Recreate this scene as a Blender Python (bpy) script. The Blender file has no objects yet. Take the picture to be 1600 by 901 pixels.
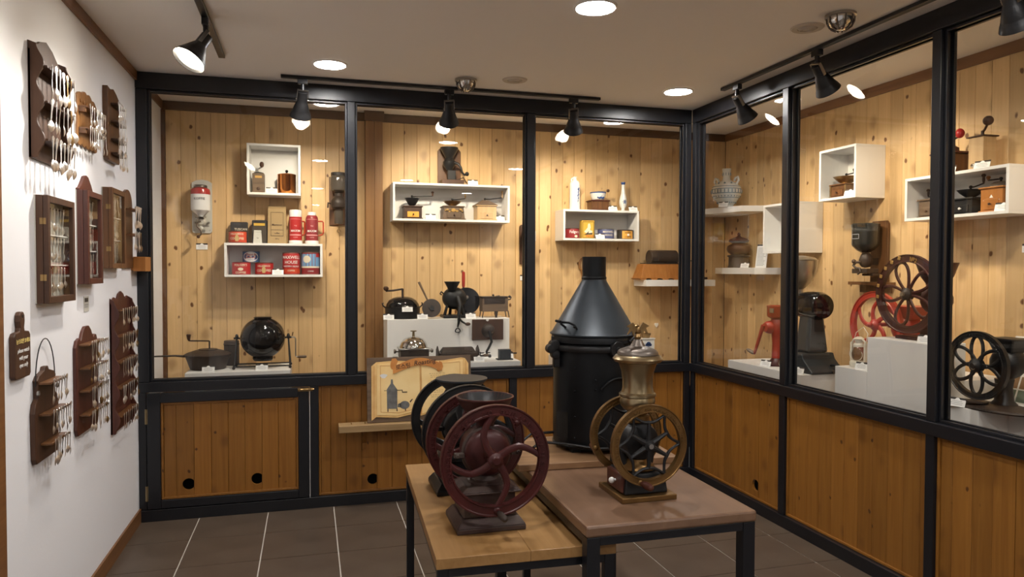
import bpy, math, random
from math import sin, cos, pi, radians as rad
from mathutils import Matrix, Vector
random.seed(7)
S = bpy.context.scene
COL = S.collection

# ------------------------------------------------------------------ camera
yaw, pitch, roll = 0.2749, -0.0256, 0.0026
fw = Vector((sin(yaw)*cos(pitch), cos(yaw)*cos(pitch), sin(pitch)))
rt = Vector((cos(yaw), -sin(yaw), 0)); up = rt.cross(fw)
r2 = rt*cos(roll)+up*sin(roll); u2 = up*cos(roll)-rt*sin(roll)
cam = bpy.data.objects.new('camera', bpy.data.cameras.new('camera')); COL.objects.link(cam)
cam.matrix_world = Matrix(((r2.x, u2.x, -fw.x, 0.9918), (r2.y, u2.y, -fw.y, -4.7289), (r2.z, u2.z, -fw.z, 1.5246), (0, 0, 0, 1)))
cam.data.sensor_width = 36; cam.data.lens = 1121.9/1600*36; cam.data.clip_start = 0.05
S.camera = cam
# ------------------------------------------------------------------ world and exposure
W = bpy.data.worlds.new('world'); S.world = W; W.use_nodes = True
W.node_tree.nodes['Background'].inputs[0].default_value = (.9, .85, .8, 1)
W.node_tree.nodes['Background'].inputs[1].default_value = 0.05
S.view_settings.view_transform = 'Standard'; S.view_settings.look = 'None'
S.view_settings.gamma = 1; S.view_settings.use_curve_mapping = False
S.view_settings.exposure = 0.5
S.cycles.max_bounces = 10; S.cycles.transparent_max_bounces = 24
S.cycles.sample_clamp_indirect = 4.0; S.cycles.caustics_reflective = False; S.cycles.caustics_refractive = False
DOWN_L = 165.0          # radiance of the ceiling downlights
SPOT_W = 50.0          # power of each track spot
DOWN_COL = (1.0, .965, .93); SPOT_COL = (1.0, .86, .66)

# ------------------------------------------------------------------ geometry helpers
class MB:
    def __init__(s, m=None): s.v = []; s.f = []; s.sm = []; s.m = m
    def add(s, vs, fs, smooth=False):
        o = len(s.v)
        s.v += [(s.m @ Vector(v)) if s.m else Vector(v) for v in vs]
        s.f += [tuple(i+o for i in f) for f in fs]; s.sm += [smooth]*len(fs)
        return s
    def bx(s, x0, x1, y0, y1, z0, z1):
        return s.add([(x0,y0,z0),(x1,y0,z0),(x1,y1,z0),(x0,y1,z0),(x0,y0,z1),(x1,y0,z1),(x1,y1,z1),(x0,y1,z1)],
                     [(0,3,2,1),(4,5,6,7),(0,1,5,4),(1,2,6,5),(2,3,7,6),(3,0,4,7)])
    def box(s, c, d): return s.bx(c[0]-d[0]/2, c[0]+d[0]/2, c[1]-d[1]/2, c[1]+d[1]/2, c[2]-d[2]/2, c[2]+d[2]/2)
    def frus(s, c, d0, d1, h):   # rectangular frustum, c = centre of the bottom
        a, b = d0[0]/2, d0[1]/2; e, g = d1[0]/2, d1[1]/2; x, y, z = c
        return s.add([(x-a,y-b,z),(x+a,y-b,z),(x+a,y+b,z),(x-a,y+b,z),(x-e,y-g,z+h),(x+e,y-g,z+h),(x+e,y+g,z+h),(x-e,y+g,z+h)],
                     [(0,3,2,1),(4,5,6,7),(0,1,5,4),(1,2,6,5),(2,3,7,6),(3,0,4,7)])
    def lathe(s, prof, n=28, c=(0,0,0), ax='z', closed=False, arc=None, caps=True):
        vs = []; rows = []
        cc = Vector(c)
        def pt(r, h, a):
            if ax == 'z': p = (r*cos(a), r*sin(a), h)
            elif ax == 'y': p = (r*cos(a), h, r*sin(a))
            else: p = (h, r*cos(a), r*sin(a))
            return cc+Vector(p)
        full = arc is None
        k = n if full else n+1
        for (r, h) in prof:
            if r < 1e-6: rows.append([len(vs)]*k); vs.append(pt(0, h, 0))
            else:
                st = len(vs)
                for i in range(k):
                    a = 2*pi*i/n if full else arc[0]+(arc[1]-arc[0])*i/n
                    vs.append(pt(r, h, a))
                rows.append(list(range(st, st+k)))
        fs = []
        R = len(rows)
        for j in range(R if closed else R-1):
            a, b = rows[j], rows[(j+1) % R]
            for i in range(n):
                i2 = (i+1) % k
                f = []
                for q in (a[i], a[i2], b[i2], b[i]):
                    if q not in f: f.append(q)
                if len(f) > 2: fs.append(tuple(f))
        if not closed and full and caps:
            if prof[0][0] > 1e-6: fs.append(tuple(reversed(rows[0])))
            if prof[-1][0] > 1e-6: fs.append(tuple(rows[-1]))
        return s.add(vs, fs, True)
    def tube(s, pts, r, n=8, closed=False, flat=1.0):
        P = [Vector(p) for p in pts]; N = len(P)
        rr = r if isinstance(r, (list, tuple)) else [r]*N
        tg = []
        for i in range(N):
            if closed: d = P[(i+1) % N]-P[i-1]
            else: d = P[min(i+1, N-1)]-P[max(i-1, 0)]
            tg.append(d.normalized() if d.length > 1e-9 else Vector((0, 0, 1)))
        u = tg[0].orthogonal().normalized()
        for ax in ((0,1,0),(0,0,1),(1,0,0)):
            a = Vector(ax)
            if abs(a.dot(tg[0])) < .5: u = (a-tg[0]*a.dot(tg[0])).normalized(); break
        vs = []
        for i in range(N):
            u = (u-tg[i]*u.dot(tg[i])).normalized(); w = tg[i].cross(u)
            for k in range(n):
                a = 2*pi*k/n
                vs.append(P[i]+u*(cos(a)*rr[i])*flat+w*(sin(a)*rr[i]))
        fs = []
        for i in range(N if closed else N-1):
            j = (i+1) % N
            for k in range(n):
                k2 = (k+1) % n
                fs.append((i*n+k, i*n+k2, j*n+k2, j*n+k))
        if not closed: fs += [tuple(range(n-1, -1, -1)), tuple(range((N-1)*n, N*n))]
        return s.add(vs, fs, True)
    def cyl(s, p, q, r, r2=None, n=20): return s.tube([p, q], [r, r if r2 is None else r2], n)
    def ball(s, c, r, sc=(1,1,1), n=16, m=9):
        vs = []; fs = []
        c = Vector(c)
        for j in range(m+1):
            t = pi*j/m
            for i in range(n):
                a = 2*pi*i/n
                vs.append(c+Vector((r*sc[0]*sin(t)*cos(a), r*sc[1]*sin(t)*sin(a), r*sc[2]*cos(t))))
        for j in range(m):
            for i in range(n):
                i2 = (i+1) % n
                fs.append((j*n+i, (j+1)*n+i, (j+1)*n+i2, j*n+i2))
        return s.add(vs, fs, True)
    def prism(s, pts, a, b, ax='y'):   # outline in the plane across axis ax, extruded a..b
        n = len(pts)
        def P(p, h): return {'y': (p[0], h, p[1]), 'x': (h, p[0], p[1]), 'z': (p[0], p[1], h)}[ax]
        vs = [P(p, a) for p in pts]+[P(p, b) for p in pts]
        fs = [tuple(range(n-1, -1, -1)), tuple(range(n, 2*n))]+[(i, (i+1) % n, n+(i+1) % n, n+i) for i in range(n)]
        return s.add(vs, fs)
    def build(s, name, mat, parent=None, bevel=0, loc=None, kind=None, label=None):
        me = bpy.data.meshes.new(name); me.from_pydata([tuple(v) for v in s.v], [], s.f)
        import bmesh
        bm = bmesh.new(); bm.from_mesh(me); bmesh.ops.recalc_face_normals(bm, faces=bm.faces); bm.to_mesh(me); bm.free()
        if any(s.sm):
            me.polygons.foreach_set('use_smooth', [True]*len(s.f)); me.set_sharp_from_angle(angle=rad(38))
        me.materials.append(M[mat] if isinstance(mat, str) else mat); me.update()
        o = bpy.data.objects.new(name, me); COL.objects.link(o)
        if parent: o.parent = parent
        if loc: o.location = loc
        if bevel:
            b = o.modifiers.new('bevel', 'BEVEL'); b.width = bevel; b.segments = 2; b.limit_method = 'ANGLE'; b.angle_limit = rad(40)
        if kind: o['kind'] = kind
        if label: o['label'] = label
        return o

def tag(o, label, cat, group=None):
    o['label'] = label; o['category'] = cat
    if group: o['group'] = group
    return o
def thing(name, label, cat, loc=(0,0,0), rz=0, group=None):
    o = bpy.data.objects.new(name, None); COL.objects.link(o); o.empty_display_size = .05
    o.location = loc; o.rotation_euler = (0, 0, rad(rz)); return tag(o, label, cat, group)
def holder(name, parent, loc=(0,0,0), rz=0):
    o = bpy.data.objects.new(name, None); COL.objects.link(o); o.empty_display_size = .05
    o.parent = parent; o.location = loc; o.rotation_euler = (0, 0, rad(rz)); return o
def copy_tree(o, parent=None):
    c = o.copy(); COL.objects.link(c); c.parent = parent
    for ch in list(o.children): copy_tree(ch, c)
    return c
def struct(name, mb, mat, **k): return mb.build(name, mat, kind='structure', **k)
def text(body, size, mat, parent, loc, rot=(90,0,0), wrap=None, bend=None, align='CENTER', name='lettering', depth=.0004, sx=1.0, shear=0, space=1.0):
    cu = bpy.data.curves.new(name, 'FONT'); cu.body = body; cu.size = size; cu.align_x = align; cu.align_y = 'CENTER'
    cu.offset = size*.012; cu.extrude = depth; cu.resolution_u = 2; cu.shear = shear; cu.space_character = space
    t = bpy.data.objects.new('tmp', cu); COL.objects.link(t)
    me = bpy.data.meshes.new_from_object(t); bpy.data.objects.remove(t); bpy.data.curves.remove(cu)
    me.name = name
    for v in me.vertices:
        x, y, z = v.co.x*sx, v.co.y, v.co.z
        if wrap:   # round a vertical can of radius wrap; text front faces +z, later turned to -y
            a = x/wrap; v.co = (wrap*sin(a), y, (wrap+z)*cos(a))
        elif bend:  # round a circle of radius bend in the text plane, reading clockwise
            a = pi/2-x/bend; v.co = ((bend+y)*cos(a), (bend+y)*sin(a), z)
        else: v.co = (x, y, z)
    me.materials.clear(); me.materials.append(M[mat])
    o = bpy.data.objects.new(name, me); COL.objects.link(o); o.parent = parent; o.location = loc
    o.rotation_euler = tuple(rad(r) for r in rot)
    return o

# ------------------------------------------------------------------ materials
M = {}
def nodes(m):
    m.use_nodes = True; nt = m.node_tree; return nt, nt.nodes['Principled BSDF']
def mat(name, col, rough=.5, metal=0.0, var=None, bump=None, coat=0, spec=.5):
    m = bpy.data.materials.new(name); nt, b = nodes(m); M[name] = m
    c4 = (*col, 1)
    b.inputs['Base Color'].default_value = c4; b.inputs['Roughness'].default_value = rough; b.inputs['Metallic'].default_value = metal
    b.inputs['Specular IOR Level'].default_value = spec; b.inputs['Coat Weight'].default_value = coat
    tc = nt.nodes.new('ShaderNodeTexCoord')
    if var:   # (scale, second colour)
        n = nt.nodes.new('ShaderNodeTexNoise'); n.inputs['Scale'].default_value = var[0]; n.inputs['Detail'].default_value = 5
        nt.links.new(tc.outputs['Object'], n.inputs['Vector'])
        r = nt.nodes.new('ShaderNodeValToRGB'); r.color_ramp.elements[0].position = .38; r.color_ramp.elements[1].position = .64
        r.color_ramp.elements[0].color = c4; r.color_ramp.elements[1].color = (*var[1], 1)
        nt.links.new(n.outputs['Fac'], r.inputs['Fac']); nt.links.new(r.outputs['Color'], b.inputs['Base Color'])
    if bump:  # (scale, strength)
        n = nt.nodes.new('ShaderNodeTexNoise'); n.inputs['Scale'].default_value = bump[0]; n.inputs['Detail'].default_value = 4
        nt.links.new(tc.outputs['Object'], n.inputs['Vector'])
        bp = nt.nodes.new('ShaderNodeBump'); bp.inputs['Strength'].default_value = bump[1]; bp.inputs['Distance'].default_value = .004
        nt.links.new(n.outputs['Fac'], bp.inputs['Height']); nt.links.new(bp.outputs['Normal'], b.inputs['Normal'])
    return m
def wood(name, c1, c2, knot=None, axis='z', rough=.45, gs=1.0, spread=.25, knots=1.0):
    m = bpy.data.materials.new(name); nt, b = nodes(m); M[name] = m
    L = nt.links.new; N = nt.nodes.new
    b.inputs['Roughness'].default_value = rough
    tc = N('ShaderNodeTexCoord'); oi = N('ShaderNodeObjectInfo')
    off = N('ShaderNodeVectorMath'); off.operation = 'SCALE'; off.inputs[0].default_value = (13.1, 7.7, 19.3)
    L(oi.outputs['Random'], off.inputs['Scale'])
    ad = N('ShaderNodeVectorMath'); ad.operation = 'ADD'; L(tc.outputs['Object'], ad.inputs[0]); L(off.outputs[0], ad.inputs[1])
    mp = N('ShaderNodeMapping'); L(ad.outputs[0], mp.inputs['Vector'])
    sc = {'x': (1.2, 26, 26), 'y': (26, 1.2, 26), 'z': (26, 26, 1.2)}[axis]
    mp.inputs['Scale'].default_value = tuple(q*gs for q in sc)
    n1 = N('ShaderNodeTexNoise'); n1.inputs['Scale'].default_value = 1.6; n1.inputs['Detail'].default_value = 6; n1.inputs['Distortion'].default_value = .8
    L(mp.outputs[0], n1.inputs['Vector'])
    rp = N('ShaderNodeValToRGB'); e = rp.color_ramp.elements; e[0].position = .30; e[1].position = .70; e[0].color = (*c2, 1); e[1].color = (*c1, 1)
    L(n1.outputs['Fac'], rp.inputs['Fac'])
    hv = N('ShaderNodeHueSaturation')
    mr = N('ShaderNodeMapRange'); mr.inputs['To Min'].default_value = 1-spread; mr.inputs['To Max'].default_value = 1+spread*.6
    L(oi.outputs['Random'], mr.inputs['Value']); L(mr.outputs[0], hv.inputs['Value'])
    last = rp.outputs['Color']
    if knot:
        def knot_layer(last, scl, r0, r1, gate, soft):
            m2 = N('ShaderNodeMapping'); L(ad.outputs[0], m2.inputs['Vector'])
            g = {'x': (scl*.72, scl, scl), 'y': (scl, scl*.72, scl), 'z': (scl, scl, scl*.72)}[axis]
            m2.inputs['Scale'].default_value = g
            nz = N('ShaderNodeTexNoise'); nz.inputs['Scale'].default_value = 2.5; L(m2.outputs[0], nz.inputs['Vector'])
            s2 = N('ShaderNodeVectorMath'); s2.operation = 'SCALE'; s2.inputs['Scale'].default_value = .22; L(nz.outputs['Color'], s2.inputs[0])
            av = N('ShaderNodeVectorMath'); av.operation = 'ADD'; L(m2.outputs[0], av.inputs[0]); L(s2.outputs[0], av.inputs[1])
            vo = N('ShaderNodeTexVoronoi'); vo.inputs['Scale'].default_value = 1.0; L(av.outputs[0], vo.inputs['Vector'])
            kr = N('ShaderNodeMapRange'); kr.interpolation_type = 'SMOOTHSTEP'; kr.inputs['From Min'].default_value = r0; kr.inputs['From Max'].default_value = r1
            kr.inputs['To Min'].default_value = soft; kr.inputs['To Max'].default_value = 0.0; L(vo.outputs['Distance'], kr.inputs['Value'])
            se = N('ShaderNodeSeparateColor'); L(vo.outputs['Color'], se.inputs[0])
            gt = N('ShaderNodeMath'); gt.operation = 'GREATER_THAN'; gt.inputs[1].default_value = gate; L(se.outputs[0], gt.inputs[0])
            mu = N('ShaderNodeMath'); mu.operation = 'MULTIPLY'; L(kr.outputs[0], mu.inputs[0]); L(gt.outputs[0], mu.inputs[1])
            mx = N('ShaderNodeMix'); mx.data_type = 'RGBA'; L(mu.outputs[0], mx.inputs['Factor']); L(last, mx.inputs['A']); mx.inputs['B'].default_value = (*knot, 1)
            return mx.outputs['Result']
        last = knot_layer(last, 7.0, .05, .34, .25, .42)
        last = knot_layer(last, 11.5, .085*knots, .165*knots, .20, 1.0)
    L(last, hv.inputs['Color']); L(hv.outputs['Color'], b.inputs['Base Color'])
    bp = N('ShaderNodeBump'); bp.inputs['Strength'].default_value = .12; bp.inputs['Distance'].default_value = .002
    L(n1.outputs['Fac'], bp.inputs['Height']); L(bp.outputs['Normal'], b.inputs['Normal'])
    return m
wood('pine', (.72, .485, .24), (.62, .405, .19), (.15, .058, .013), rough=.5, spread=.17)
wood('stained_pine', (.33, .142, .025), (.25, .10, .015), (.085, .028, .006), rough=.42, spread=.16, knots=.7)
wood('trim_wood', (.13, .066, .028), (.09, .044, .018), axis='x', rough=.5, spread=.1)
wood('base_wood', (.22, .10, .035), (.15, .062, .02), axis='y', rough=.4, spread=.1)
wood('dark_wood', (.075, .030, .012), (.042, .016, .007), rough=.52, spread=.2)
wood('red_wood', (.10, .026, .014), (.055, .013, .008), rough=.45, spread=.15)
wood('mid_wood', (.17, .072, .024), (.10, .040, .013), rough=.4, spread=.2)
wood('gold_wood', (.34, .16, .05), (.23, .10, .03), rough=.4, spread=.2)
wood('oak', (.36, .20, .075), (.28, .148, .05), axis='y', rough=.38, spread=.05, gs=.8)
wood('brown_top', (.21, .122, .074), (.16, .090, .054), axis='y', rough=.33, spread=.05, gs=.45)
wood('slab_wood', (.33, .19, .095), (.16, .08, .035), axis='x', rough=.5, spread=.05, gs=.6)
wood('plank_wood', (.40, .27, .13), (.30, .19, .085), axis='x', rough=.5, spread=.05)
wood('light_wood', (.62, .42, .22), (.50, .32, .15), rough=.5, spread=.1)
wood('orange_wood', (.45, .18, .04), (.34, .125, .025), rough=.4, spread=.1)
wood('grey_wood', (.16, .105, .065), (.10, .063, .038), axis='x', rough=.6, spread=.05)
mat('black_paint', (.0085, .0095, .013), .34, bump=(60, .05))
mat('white_plaster', (.84, .85, .885), .7, bump=(70, .10))
mat('ceiling_paper', (.92, .90, .87), .85, bump=(220, .12))
mat('tile_stone', (.081, .058, .041), .42, var=(5, (.100, .074, .054)), bump=(40, .05))
mat('grout', (.62, .58, .52), .8)
wood('pilaster_wood', (.30, .155, .055), (.22, .105, .036), rough=.45, spread=.05)
mat('white_board', (.80, .79, .77), .45)
mat('white_card', (.88, .88, .87), .6)
mat('grey_print', (.35, .35, .36), .7)
mat('dark_print', (.035, .028, .024), .7)
mat('cast_black', (.014, .014, .015), .42, .3, bump=(90, .12))
mat('gloss_black', (.004, .004, .005), .06)
mat('cast_brown', (.034, .024, .019), .5, .3, bump=(80, .15), var=(14, (.05, .034, .026)))
mat('roaster_black', (.0065, .0075, .009), .42, .3, bump=(24, .05), var=(9, (.010, .0115, .0135)), spec=.35)
mat('roaster_grey', (.030, .038, .046), .40, .45, bump=(20, .05), var=(6, (.038, .047, .056)))
mat('red_iron', (.062, .010, .009), .38, .1, bump=(70, .12), var=(10, (.042, .0075, .007)))
mat('worn_red_iron', (.042, .018, .015), .5, .2, bump=(60, .15), var=(12, (.068, .046, .036)))
mat('bright_red', (.36, .035, .02), .35, bump=(60, .08))
mat('orange_red', (.42, .065, .02), .35)
mat('maroon_iron', (.060, .014, .011), .42, .2, bump=(60, .1))
mat('brass', (.36, .235, .10), .34, .9, var=(14, (.24, .15, .065)), bump=(50, .06))
mat('bronze', (.225, .125, .042), .40, .75, var=(12, (.165, .088, .028)), bump=(60, .08))
mat('pewter', (.38, .30, .175), .30, .95, var=(9, (.29, .22, .125)))
mat('pewter_dark', (.16, .135, .115), .42, .8)
mat('gold_paint', (.55, .33, .10), .4, .6)
mat('copper', (.80, .30, .075), .16, 1.0)
mat('chrome', (.62, .60, .57), .12, 1.0)
mat('silver', (.88, .86, .83), .28, .9)
mat('steel', (.42, .40, .37), .32, 1.0)
mat('tin_edge', (.45, .40, .32), .35, .9)
mat('dark_tin', (.045, .042, .040), .4, .4)
mat('brown_tin', (.085, .035, .016), .4, .3)
mat('label_red', (.44, .022, .022), .4)
mat('label_dark_red', (.27, .022, .028), .4)
mat('label_orange_red', (.55, .06, .02), .4)
mat('label_blue', (.08, .17, .36), .4)
mat('label_sky', (.18, .38, .62), .4)
mat('label_navy', (.07, .09, .22), .4)
mat('label_yellow', (.66, .42, .06), .45)
mat('label_amber', (.75, .36, .05), .45)
mat('label_cream', (.80, .72, .55), .5)
mat('label_pink', (.75, .40, .38), .5)
mat('label_white', (.82, .80, .77), .5)
mat('label_tan', (.55, .38, .16), .5)
mat('kraft', (.36, .25, .12), .75)
mat('plastic_white', (.80, .78, .76), .35)
mat('enamel_white', (.78, .78, .78), .15)
mat('enamel_red', (.40, .035, .03), .18)
mat('enamel_grey', (.55, .54, .49), .4)
mat('porcelain', (.80, .79, .76), .12)
mat('delft_body', (.52, .56, .57), .15)
mat('delft_blue', (.045, .09, .26), .2)
mat('delft_grey', (.13, .20, .27), .25)
mat('jar_smoke', (.09, .075, .06), .12, .1)
mat('jar_green_black', (.022, .024, .022), .22)
mat('parchment', (.90, .68, .33), .6, var=(7, (.84, .59, .25)))
mat('parchment_edge', (.70, .43, .15), .6, var=(16, (.80, .54, .22)))
mat('ribbon', (.60, .25, .055), .6, var=(10, (.50, .19, .04)))
mat('paint_grey', (.16, .16, .155), .6, var=(30, (.10, .10, .10)))
mat('paint_smoke', (.70, .63, .50), .7)
mat('ink', (.035, .018, .010), .7)
mat('chalk', (.72, .71, .69), .8)
mat('chalk_yellow', (.78, .62, .20), .8)
mat('poster_paper', (.66, .62, .54), .5)
mat('poster_dark', (.06, .05, .04), .5)
mat('poster_green', (.10, .13, .09), .5)
mat('poster_brown', (.22, .12, .05), .5)
mat('poster_red', (.35, .04, .04), .5)
mat('hole_dark', (.01, .008, .006), .9)
mat('lantern_white', (.72, .68, .58), .4)
mat('heart_white', (.85, .80, .70), .3)
mat('red_plastic', (.42, .04, .025), .3)
mat('far_wall_paint', (.40, .33, .26), .7)
mat('lamp_housing', (.85, .84, .82), .5)
mat('vent_beige', (.60, .55, .48), .6)

def glassy(name, tint, ior, gain, rough=0.0):
    m = bpy.data.materials.new(name); m.use_nodes = True; M[name] = m
    nt = m.node_tree; nt.nodes.clear(); N = nt.nodes.new; L = nt.links.new
    o = N('ShaderNodeOutputMaterial'); mx = N('ShaderNodeMixShader'); t = N('ShaderNodeBsdfTransparent'); g = N('ShaderNodeBsdfGlossy')
    t.inputs['Color'].default_value = (*tint, 1); g.inputs['Roughness'].default_value = rough
    fr = N('ShaderNodeFresnel'); fr.inputs['IOR'].default_value = ior
    ge = N('ShaderNodeNewGeometry'); inv = N('ShaderNodeMath'); inv.operation = 'SUBTRACT'; inv.inputs[0].default_value = gain; inv.use_clamp = False
    sc = N('ShaderNodeMath'); sc.operation = 'MULTIPLY'; sc.inputs[1].default_value = gain
    L(ge.outputs['Backfacing'], sc.inputs[0]); L(sc.outputs[0], inv.inputs[1])
    mu = N('ShaderNodeMath'); mu.operation = 'MULTIPLY'; mu.use_clamp = True
    L(fr.outputs[0], mu.inputs[0]); L(inv.outputs[0], mu.inputs[1])
    L(mu.outputs[0], mx.inputs['Fac']); L(t.outputs[0], mx.inputs[1]); L(g.outputs[0], mx.inputs[2]); L(mx.outputs[0], o.inputs['Surface'])
    return m
glassy('pane_glass', (.985, .985, .975), 1.5, 1.05)
glassy('jar_glass', (.62, .55, .48), 1.5, 2.0)
def emis(name, col, s):
    m = bpy.data.materials.new(name); m.use_nodes = True; M[name] = m; nt = m.node_tree; nt.nodes.clear()
    o = nt.nodes.new('ShaderNodeOutputMaterial'); e = nt.nodes.new('ShaderNodeEmission'); e.inputs[0].default_value = (*col, 1); e.inputs[1].default_value = s
    nt.links.new(e.outputs[0], o.inputs[0])
emis('downlight_glow', DOWN_COL, DOWN_L)
emis('bulb_glow', SPOT_COL, 30.0)
# ------------------------------------------------------------------ the room
H = 2.698; XB = 3.693; YA = .78; XR = 4.463; YF = -9.6; YE = -4.7
fl = struct('floor', MB().bx(-.02, XB+.1, YF, .1, -.04, -.002), 'grout')
tile = None
TX = [0.0]+[0.336+.4*k for k in range(9)]+[XB+.0]
TY = [0.0]+[-.382-.4*k for k in range(14)]
shared = {}
for i in range(len(TX)-1):
    for j in range(len(TY)-1):
        x0, x1, y1, y0 = TX[i], TX[i+1], TY[j], TY[j+1]
        key = (round(x1-x0, 3), round(y1-y0, 3))
        w, d = key[0]/2-.0030, key[1]/2-.0030
        if key not in shared:
            o = MB().frus((0, 0, -.002), (2*w, 2*d), (2*w-.001, 2*d-.001), .0035).build('tile', 'tile_stone', fl); shared[key] = o
        else:
            o = shared[key].copy(); COL.objects.link(o)
        o.location = ((x0+x1)/2, (y0+y1)/2, 0)
MB().bx(0, XB, YF, TY[-1]-.003, -.002, .0015).build('far_tiles', 'tile_stone', fl)
struct('ceiling', MB().bx(-.1, XR+.1, YF, YA+.1, H, H+.08), 'ceiling_paper')
struct('wall_left', MB().bx(-.1, 0, YF, YA+.1, 0, H), 'white_plaster')
struct('wall_front', MB().bx(-.1, XR+.1, YF-.1, YF, 0, H), 'far_wall_paint')
struct('wall_far_right', MB().bx(XB, XB+.1, YF, YE-.05, 0, H), 'white_plaster')
struct('baseboard_left', MB().bx(0, .012, -1.90, -.001, 0, .085), 'base_wood', bevel=.002)
struct('trim_1', MB().bx(0, .014, YF, -.001, H-.055, H), 'base_wood', bevel=.002)
struct('trim_2', MB().bx(0, .014, .09, YA, H-.055, H), 'base_wood', bevel=.002)
struct('trim_3', MB().bx(0.014, XR, YA-.014, YA, H-.062, H), 'trim_wood', bevel=.002)
struct('trim_4', MB().bx(XR-.014, XR, YE, YA-.014, H-.062, H), 'base_wood', bevel=.002)
# door beside the spoon racks
d1 = struct('door_1', MB().bx(.001, .010, -2.89, -2.06, .005, 2.06), 'gold_wood', bevel=.002)
for (a, b) in ((-2.06, -1.958), (-2.995, -2.89)): MB().bx(0, .007, a, b, 0, 2.145).build('door_jamb', 'base_wood', d1, bevel=.003)
MB().bx(0, .013, -2.89, -2.06, 2.06, 2.145).build('door_head', 'base_wood', d1, bevel=.003)
MB().bx(.010, .014, -2.78, -2.17, .2, 1.9).build('door_panel', 'gold_wood', d1, bevel=.002)
MB().cyl((.01, -2.83, 1.0), (.055, -2.83, 1.0), .01).ball((.065, -2.83, 1.0), .026).build('door_knob', 'brass', d1)

def board_mesh(w, h, t=.016, ch=.0024):
    return MB().prism([(-w/2, t), (-w/2, ch), (-w/2+ch, 0), (w/2-ch, 0), (w/2, ch), (w/2, t)], 0, h, 'z')
def boards(parent, u0, u1, z0, z1, mat_, pitch, v=0, phase=0.0, holes=()):
    """vertical boards filling u0..u1, face at local y=v; boards that carry a vent hole are cut round it"""
    cuts = [u0]; u = u0+(phase if phase > .005 else pitch)
    while u < u1-.012: cuts.append(u); u += pitch
    cuts.append(u1)
    cache = {}
    for a, b in zip(cuts, cuts[1:]):
        w = b-a-.0011; hs = [h for h in holes if a+.02 < h[0] < b-.02]
        key = round(w, 4)
        if hs:
            o = holed_board(w, z1-z0, hs[0][0]-(a+b)/2, hs[0][1]-z0, min(.036, w/2-.008)).build('board', mat_, parent)
        elif key in cache: o = cache[key].copy(); COL.objects.link(o)
        else: o = board_mesh(w, z1-z0).build('board', mat_, parent); cache[key] = o
        o.location = ((a+b)/2, v, z0)
def holed_board(w, h, hx, hz, r, t=.016, n=24):
    mb = MB(); s = w/2
    for (a, b) in ((0, hz-s), (hz+s, h)): mb.bx(-w/2, w/2, 0, t, a, b)
    sq = []; ci = []
    for k in range(n):
        a = 2*pi*k/n+pi/4; c_, s_ = cos(a), sin(a); q = s/max(abs(c_), abs(s_))
        sq.append((c_*q, hz+s_*q)); ci.append((hx+c_*r, hz+s_*r))
    vs = [(x, 0, z) for x, z in sq]+[(x, 0, z) for x, z in ci]+[(x, t, z) for x, z in ci]+[(x, t, z) for x, z in sq]
    fs = []
    for k in range(n):
        j = (k+1) % n
        fs += [(k, j, n+j, n+k), (n+k, n+j, 2*n+j, 2*n+k), (2*n+k, 2*n+j, 3*n+j, 3*n+k), (3*n+k, 3*n+j, j, k)]
    return mb.add(vs, fs)

# wood lined walls behind the glass
wa = struct('wall_back', MB().bx(-.1, XR+.1, YA+.017, YA+.12, 0, H), 'trim_wood')
boards(wa, 0.026, 1.395, .66, H-.058, 'pine', .0985, v=YA, phase=.0985)
boards(wa, 1.52, XR-.001, .66, H-.058, 'pine', .0985, v=YA, phase=.07)
pil = MB().bx(1.395, 1.458, YA-.085, YA+.016, .66, H-.05).bx(1.459, 1.52, YA-.083, YA+.016, .66, H-.05).build('pilaster', 'pilaster_wood', wa, bevel=.003)
MB().bx(1.385, 1.53, YA-.1, YA-.0855, H-.075, H-.001).build('pilaster_cap', 'trim_wood', wa, bevel=.003)
MB().bx(0.0, .0255, YA-.012, YA+.016, .66, H-.06).build('corner_strip', 'mid_wood', wa)
wr = struct('wall_right', MB().bx(XR+.017, XR+.12, YE, YA+.12, 0, H), 'trim_wood')
hb = holder('lining', wr, (XR, YA, 0), -90)
boards(hb, 0.001, YA-YE, .66, H-.058, 'pine', .0985, v=0, phase=.06)
for b in list(hb.children):
    mw = Matrix.Translation(hb.location) @ Matrix.Rotation(-pi/2, 4, 'Z') @ Matrix.Translation(b.location)
    b.parent = wr; b.location = mw.to_translation(); b.rotation_euler = (0, 0, -pi/2)
bpy.data.objects.remove(hb)
struct('wall_end', MB().bx(XB, XR+.1, YE-.05, YE, 0, H), 'white_plaster')

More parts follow.
